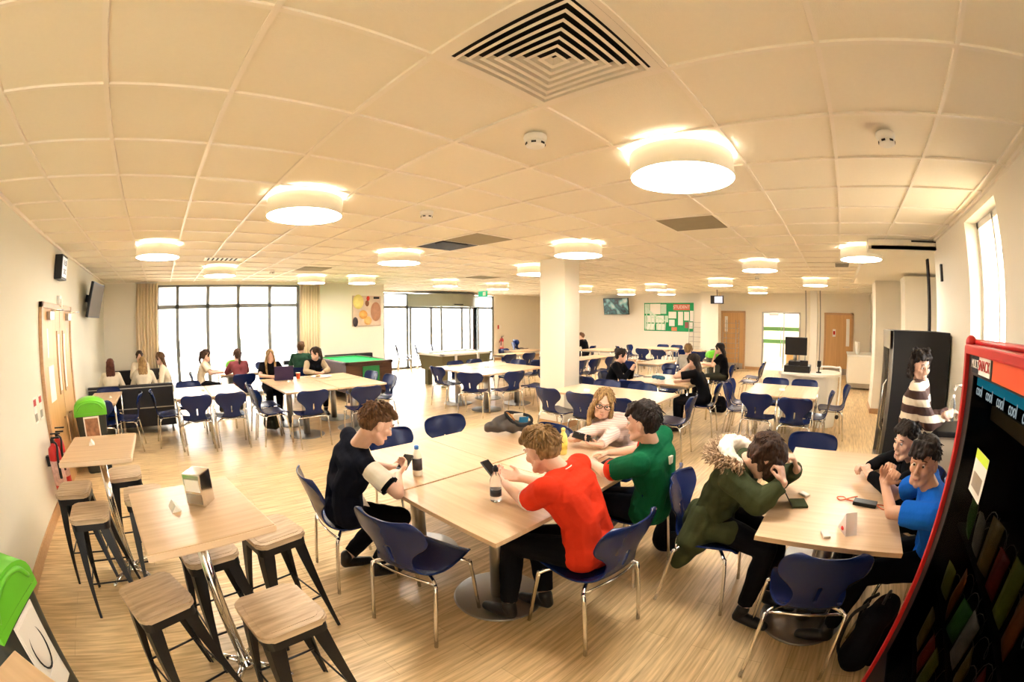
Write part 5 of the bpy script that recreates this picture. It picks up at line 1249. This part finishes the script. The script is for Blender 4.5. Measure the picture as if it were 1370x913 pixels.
bm_.prism([(-.06, 0), (.06, 0), (.0, .1)], -.035, .035, mtx=Matrix.Rotation(PI / 2, 4, 'X')).obj('wedge_wrapper', mat('cloudy_film', (.9, .85, .82), rough=.2, alpha=.75), t); MB().ball((0, 0, .02), (.03, .045, .018)).obj('filling', M['red'], t)
for x, y, a, l in ((2.05, -.1, 20, 'folded white wrapper near the front edge of the right table'), (2.55, .08, 50, 'crumpled white wrapper before the parka girl')):
    o = MB(); o.box(-.035, .035, -.02, .02, 0, .012, .004); oo = tag(o.obj('wrapper', M['paper']), l, 'wrapper', 'white wrappers'); oo.location = (x, y, .741); oo.rotation_euler = (0, 0, R(a))
t = thing('wallet', 'dark green open wallet with black cover by the parka girl\'s elbow', 'wallet', (2.4, .1, .741), R(20)); MB().box(-.06, .06, -.05, .05, 0, .012, .004).obj('lower_cover', M['c_parka'], t); MB().box(-.06, .06, -.003, .003, 0, .1, .002, mtx=Matrix.Translation((0, .05, .006)) @ Matrix.Rotation(R(-35), 4, 'X')).obj('upper_cover', M['black'], t)
# open bag on table
t = thing('shoulder_bag', 'slouched dark grey shoulder bag lying open on the table', 'bag', (2.66, 2.55, .756), R(-35))
b = Blob(); b.cone((-.16, 0, .05), .05, (.05, 0, .055), .06).cone((.05, 0, .05), .06, (.19, .0, .04), .045).cone((-.1, 0, .08), .05, (-.02, .02, .13), .03); b.fuse('bag_body', M['c_navy'] if False else mat('grey_leather', (.07, .06, .055), rough=.5), t, (0, 0, 0), .008, sm=3, disp=.015, dscale=.06)
MB().tube([(-.02, -.02, .16), (.03, -.04, .1), (.1, -.05, .06), (.2, -.02, .08), (.2, .04, .12), (.1, .05, .15), (0, .03, .17)], .014, 8, closed=True, smooth_n=4).obj('bag_rim', M['blackmatt'], t)
MB().box(-.03, .05, -.004, .004, -.04, .05, mtx=Matrix.Translation((.07, -.03, .13)) @ Matrix.Rotation(R(35), 4, 'X')).obj('paper_tag', M['paper'], t); MB().box(-.03, .05, -.004, .004, -.03, .03, mtx=Matrix.Translation((.12, -.035, .11)) @ Matrix.Rotation(R(30), 4, 'X')).obj('blue_book', mat('blue_cover', (.02, .2, .45)), t)
MB().tube([(-.03, 0, .165), (.0, -.02, .17), (.05, -.04, .11)], .008, 8, smooth_n=3).obj('tan_lining', mat('tan_leather', (.4, .18, .06)), t)
# rucksacks
def rucksack(loc, rz, label, sc=1.0, m='c_black', lie=False):
    t = thing('rucksack', label, 'bag', loc, R(rz), 'rucksacks on the floor'); t.scale = (sc, sc, sc)
    b = Blob(); b.cone((0, -.1, .13), .11, (0, .1, .13), .11).cone((0, -.08, .33), .09, (0, .08, .33), .09).cone((0, -.1, .13), .11, (0, -.08, .33), .09).cone((0, .1, .13), .11, (0, .08, .33), .09); b.fuse('main_compartment', M[m], t, (0, 0, 0), .012, sm=4, disp=.012, dscale=.1)
    b = Blob(); b.cone((-.1, -.07, .12), .05, (-.1, .07, .12), .05).cone((-.1, -.07, .2), .045, (-.1, .07, .2), .045); b.fuse('front_pocket', M[m], t, (0, 0, 0), .012, sm=3)
    MB().tube([(0, -.04, .42), (0, -.02, .47), (0, .02, .47), (0, .04, .42)], .009, 8, smooth_n=4).obj('carry_loop', M['black'], t)
    for s in (-1, 1): MB().tube([(.08, .06 * s, .4), (.15, .08 * s, .3), (.14, .1 * s, .12), (.09, .1 * s, .05)], .012, 6, smooth_n=4).obj('shoulder_strap', M['black'], t)
    return t
rucksack((2.83, .98, 0), 20, 'black rucksack on the floor behind the green polo shirt boy\'s chair', .95)
rucksack((2.02, -.58, 0), 60, 'shiny black bag with a red tab on the floor beside the vending machine', 1.0)
k = MB().box(-.004, .004, -.02, .02, -.03, .03, mtx=Matrix.Translation((-.155, .0, .17))); k.obj('red_tab', M['red'], bpy.data.objects['rucksack.001'])
r3 = rucksack((5.08, .75, 0), 10, 'dark rucksack with a green panel under the table before the till', .75, 'c_navy')
MB().box(-.17, -.155, -.09, .09, .07, .22, .004).obj('green_panel', mat('teal_panel', (.02, .25, .18)), r3)
rucksack((1.75, 6.9, 0), 40, 'patterned bag on the floor left of the laptop table', .75, 'c_tartan'); rucksack((7.9, 2.2, 0), 0, 'dark bag on the floor beside the till table chairs', .8)
# napkin dispenser, cards
t = thing('napkin_dispenser', 'square chrome napkin dispenser on the near high table', 'napkin dispenser', (.08, 1.93, .966), R(-35)); MB().box(-.05, .05, -.055, .055, 0, .15, .006).obj('casing', M['chrome'], t)
MB().box(-.04, .04, -.058, -.054, .07, .125, .002).obj('napkin_opening', M['paper'], t); MB().box(-.042, .042, -.0575, -.0545, .015, .06).obj('front_plate', M['steel'], t)
for x, y, z, l in ((-.06, 1.9, .966, 'small white card beside the napkin dispenser'), (-.69, 3.2, .966, 'small white card on the high table by the extinguisher'), (2.15, 7.0, .741, 'white card next to the purple laptop'), (.6, 6.8, .741, 'white card on the front left table'), (-1.0, 6.8, .741, 'white card on the wall table'), (6.05, 6.4, .741, 'small tent card on the table left of the column'), (4.95, 3.25, .741, 'yellowish tent card on the table beside the column'), (6.5, .8, .741, 'white card at the joint of the till table')):
    t = thing('table_card', l, 'card', (x, y, z), R(10), 'small table cards'); MB().prism([(-.025, 0), (.025, 0), (0, .03)], -.045, .045, mtx=Matrix.Rotation(PI / 2, 4, 'X') @ Matrix.Rotation(0, 4, 'Y')).obj('card_fold', M['paper'], t)
# laptop, tray, pencil case
t = thing('laptop', 'dark purple laptop open on the pool table group', 'laptop', (2.15, 7.35, .741), R(-10)); pm2 = mat('dark_purple_lid', (.03, .015, .07), rough=.4)
MB().box(-.17, .17, -.12, .12, 0, .018, .005).obj('keyboard_base', pm2, t); MB().box(-.17, .17, -.006, .006, 0, .23, .004, mtx=Matrix.Translation((0, -.12, .015)) @ Matrix.Rotation(R(12), 4, 'X')).obj('lid', pm2, t)
t = thing('food_tray', 'round white tray with food in front of the girl in the black gilet', 'tray', (2.85, 7.25, .741)); MB().lathe([(0, 0), (.16, 0), (.2, .015), (.195, .018), (.155, .004), (0, .004)], 32).obj('plate', M['white'], t); MB().ball((-.05, .03, .02), (.05, .04, .02)).obj('food', M['skirt'], t)
t = thing('paper_cup', 'small orange-red carton beside the laptop', 'carton', (2.42, 7.3, .741)); MB().lathe([(.03, 0), (.04, .1), (.036, .1), (.028, .005), (0, .005)], 16).obj('cup', M['orange'], t); MB().lathe([(.041, .095), (.041, .102)], 16).obj('rim', M['paper'], t)
t = thing('pencil_case', 'blue pencil case on the middle table', 'pencil case', (6.55, 2.9, .75), R(70)); b = Blob(); b.cone((-.12, 0, .035), .035, (.12, 0, .03), .03); b.fuse('pouch', mat('teal_fabric', (.02, .12, .2)), t, (0, 0, 0), .008, sm=2, disp=.01, dscale=.05); MB().tube([(-.12, 0, .07), (.12, 0, .062)], .004, 6).obj('zip', M['steel'], t)
# ------------------------------------------------------------------ vending machine
VX0, VX1, VY, VH = .38, 1.78, -.645, 1.665
t = thing('vending_machine', 'red and black snack vending machine at the right edge of the photo', 'vending machine', ((VX0 + VX1) / 2, -1.02, 0)); w = (VX1 - VX0) / 2; f = VY + 1.02
MB().box(-w, w, -.36, -.33, 0, VH).box(-w, -w + .02, -.36, f, 0, VH).box(w - .02, w, -.36, f, 0, VH).box(-w, w, -.36, f, 0, .3).box(-w, w, -.36, f, VH - .03, VH).obj('cabinet', M['blackmatt'], t)
MB().box(w - .012, w + .014, f - .04, f + .03, 0, VH + .01, .006).box(-w - .014, -w + .012, f - .04, f + .03, 0, VH + .01, .006).box(-w, w, f - .04, f + .03, VH - .02, VH + .015, .006).obj('red_frame', M['red'], t)
MB().ball((w, f, VH + .02), .028).obj('corner_knob', M['red'], t)
MB().tube([(w, f - .02, VH + .022), (-w, f - .12, VH + .03)], .012, 8).obj('top_rail', M['red'], t)
MB().box(-w + .02, w - .02, f, f + .012, 1.575, VH - .01).obj('header_panel', M['black'], t)
MB().box(w - .09, w - .02, f + .005, f + .012, .3, 1.575).box(-w + .02, -w + .12, f, f + .012, .3, 1.575).box(-w + .02, w - .02, f, f + .012, .02, .34).obj('door_frame', M['black'], t)
MB().box(-w + .12, w - .09, f + .004, f + .009, .34, 1.575).obj('door_glass', M['glass_v'], t)
MB().box(w - .165, w - .075, f + .012, f + .016, 1.585, 1.645).obj('dark_logo_plate', M['blackmatt'], t); MB().box(w - .30, w - .165, f + .012, f + .016, 1.585, 1.645).obj('white_logo_plate', M['paper'], t)
o_ = V((0, 0, 0))
text('MULTI', .042, t, facemtx((w - .12, f + .018, 1.615), '+Y'), M['paper'], sx=.8); text('SNACK', .05, t, facemtx((w - .232, f + .018, 1.615), '+Y'), M['red'], sx=.85)
MB().box(-w + .1, w - .33, f + .012, f + .016, 1.582, 1.648).obj('orange_banner', mat('orange_banner', (.75, .08, .02), rough=.4, emit=(1, .12, .02), es=.02), t)
MB().box(-w + .27, w - .09, f - .02, f - .012, 1.54, 1.572).obj('cyan_light_strip', mat('cyan_strip', (.02, .5, .7), emit=(.02, .6, .9), es=.12), t)
for k in range(8): text('cool', .055, t, facemtx((w - .15 - .125 * k, f - .004, 1.527), '+Y'), emis('lit_white_lettering', (.8, .95, 1), .25), sx=.8)
MB().box(-w + .27, w - .1, f - .12, f - .1, 1.42, 1.47, .004).obj('brass_shelf_front', mat('brass_trim', (.3, .2, .08), rough=.35, metal=.6), t)
MB().box(w - .43, w - .28, f + .013, f + .0145, 1.22, 1.36).obj('notice', M['paper'], t); MB().box(w - .43, w - .28, f + .0145, f + .015, 1.33, 1.36).obj('notice_header', mat('lime_print', (.6, .8, .05)), t); MB().box(w - .41, w - .3, f + .0145, f + .015, 1.24, 1.29).obj('notice_picture', M['steel'], t)
for z in (.5, .76, 1.02): MB().box(-w + .05, w - .1, -.3, f - .06, z - .015, z).obj('shelf', M['black'], t)
for z in (.5, .76, 1.02):
    for k in range(6):
        x = w - .22 - k * .14
        MB().tube([(x + .035 * math.cos(a * 1.0), f - .1 - a * .012, z + .05 + .04 * math.sin(a)) for a in (q * .6 for q in range(22))], .0022, 5).obj('spiral', M['steel'], t)
cols = [mat('packet_' + n, c, rough=.3, var=.5, scale=25) for n, c in (('gold', (.3, .2, .05)), ('red', (.3, .03, .02)), ('olive', (.2, .24, .03)), ('orange', (.35, .1, .02)), ('green', (.06, .22, .03)), ('silver', (.3, .28, .25)))]
cn = ('gold', 'red', 'olive', 'orange', 'green', 'silver'); rw = {0: 'lowest', 1: 'middle', 2: 'upper'}; od = ('first', 'second', 'third', 'fourth', 'fifth', 'sixth')
TX, TY = (VX0 + VX1) / 2, -1.02
rr = random.Random(11)
for r_, z in enumerate((.5, .76, 1.02)):
    for k in range(6):
        c = (r_ * 2 + k) % 6; x = TX + w - .22 - k * .14; hh = .13 if (k + r_) % 2 else .17
        p = MB(); n = 8; W = .05; g_ = []
        for i in range(n + 1):
            q = i / n; zz = hh * q; th = .004 + .02 * math.sin(PI * q); ww = W * (1 - .1 * math.sin(PI * q))
            g_.append([p.bm.verts.new(v) for v in ((-ww, -th * .3, zz), (0, -th, zz), (ww, -th * .3, zz), (ww, th * .3, zz), (0, th, zz), (-ww, th * .3, zz))])
        for a_, b2 in zip(g_, g_[1:]):
            for j in range(6): q_ = p.bm.faces.new((a_[j], a_[(j + 1) % 6], b2[(j + 1) % 6], b2[j])); q_.smooth = True
        p.bm.faces.new(g_[0][::-1]); p.bm.faces.new(g_[-1])
        o = p.obj('snack_packet', cols[c]); o.location = (x, TY + f - .078, z + .003); o.rotation_euler = (R(rr.uniform(-8, 8)), 0, R(rr.uniform(-15, 15)))
        tag(o, '%s snack packet, %s from the left on the %s shelf of the vending machine' % (cn[c], od[k], rw[r_]), 'snack packet', 'snack packets in the vending machine')
# ------------------------------------------------------------------ light, world, camera
w_ = bpy.data.worlds.new('world'); bpy.context.scene.world = w_; w_.use_nodes = True
bg = w_.node_tree.nodes['Background']; bg.inputs['Color'].default_value = (1, .98, .95, 1); bg.inputs['Strength'].default_value = WORLD
def portal(loc, size, rot):
    l = bpy.data.lights.new('window_portal', 'AREA'); l.shape = 'RECTANGLE'; l.size, l.size_y = size; l.cycles.is_portal = True
    o = bpy.data.objects.new('window_portal', l); C.objects.link(o); o.location = loc; o.rotation_euler = rot
portal((1.68, YB + .12, 1.3), (3.8, 2.6), (R(-90), 0, 0)); portal((9.9, YE + .12, 1.3), (5.2, 2.6), (R(-90), 0, 0)); portal((3.44, YR - .24, 1.8), (.95, 1.6), (R(90), 0, 0))
def corridor_lamp(x, y, l):
    t = thing('recessed_downlight', l, 'lamp', (x, y, CZ)); MB().lathe([(0, -.004), (.09, -.004), (.1, .004)], 24).obj('diffuser', M['lampglow'], t); MB().lathe([(.09, -.006), (.11, -.006), (.11, .006)], 24).obj('bezel', M['white'], t)
tag(MB().box(16.4, 17.6, 1.7, 2.6, CZ - .03, CZ - .005).obj('corridor_fill_panel', M['lampglow']), 'added glowing ceiling panel that brightens the corridor behind the glazed door', 'lamp')  # emissive panel added to brighten the otherwise dark corridor
corridor_lamp(12.5, -.35, 'recessed downlight over the trolley'); corridor_lamp(10.6, -.55, 'recessed downlight beside the pillar'); corridor_lamp(16.6, 2.9, 'added recessed downlight brightening the corridor'); corridor_lamp(17, 1.4, 'recessed downlight in the corridor behind the glazed door')  # the extra corridor downlight is added to lift the brightness behind the glass
yaw, pitch, roll = 0.7545036452254814, -0.0535937001763467, -0.0018971858560750269
cy, sy, cp, sp = math.cos(yaw), math.sin(yaw), math.cos(pitch), math.sin(pitch)
fw = V((cy * cp, sy * cp, sp)); rt = V((sy, -cy, 0)); up = rt.cross(fw)
r2 = rt * math.cos(roll) + up * math.sin(roll); u2 = -rt * math.sin(roll) + up * math.cos(roll)
mw = Matrix((r2, u2, -fw)).transposed().to_4x4(); mw.translation = V((0, 0, 1.74))
cd = bpy.data.cameras.new('camera'); cd.type = 'PANO'; cd.panorama_type = 'FISHEYE_EQUISOLID'; cd.sensor_fit = 'HORIZONTAL'; cd.sensor_width = 36
cd.fisheye_lens = 587.07 * 36 / 1370; cd.fisheye_fov = R(220); cd.clip_start = .01
co = bpy.data.objects.new('camera', cd); C.objects.link(co); co.matrix_world = mw
sc = bpy.context.scene; sc.camera = co
sc.view_settings.view_transform = 'Standard'; sc.view_settings.look = 'None'; sc.view_settings.gamma = 1; sc.view_settings.use_curve_mapping = False
sc.view_settings.exposure = EXPO
sc.cycles.use_denoising = True
sc.cycles.max_bounces = 8; sc.cycles.diffuse_bounces = 7; sc.cycles.glossy_bounces = 4; sc.cycles.transmission_bounces = 6; sc.cycles.transparent_max_bounces = 32
sc.cycles.sample_clamp_indirect = 6; sc.cycles.caustics_reflective = False; sc.cycles.caustics_refractive = False
bpy.data.scenes.remove(TMP)
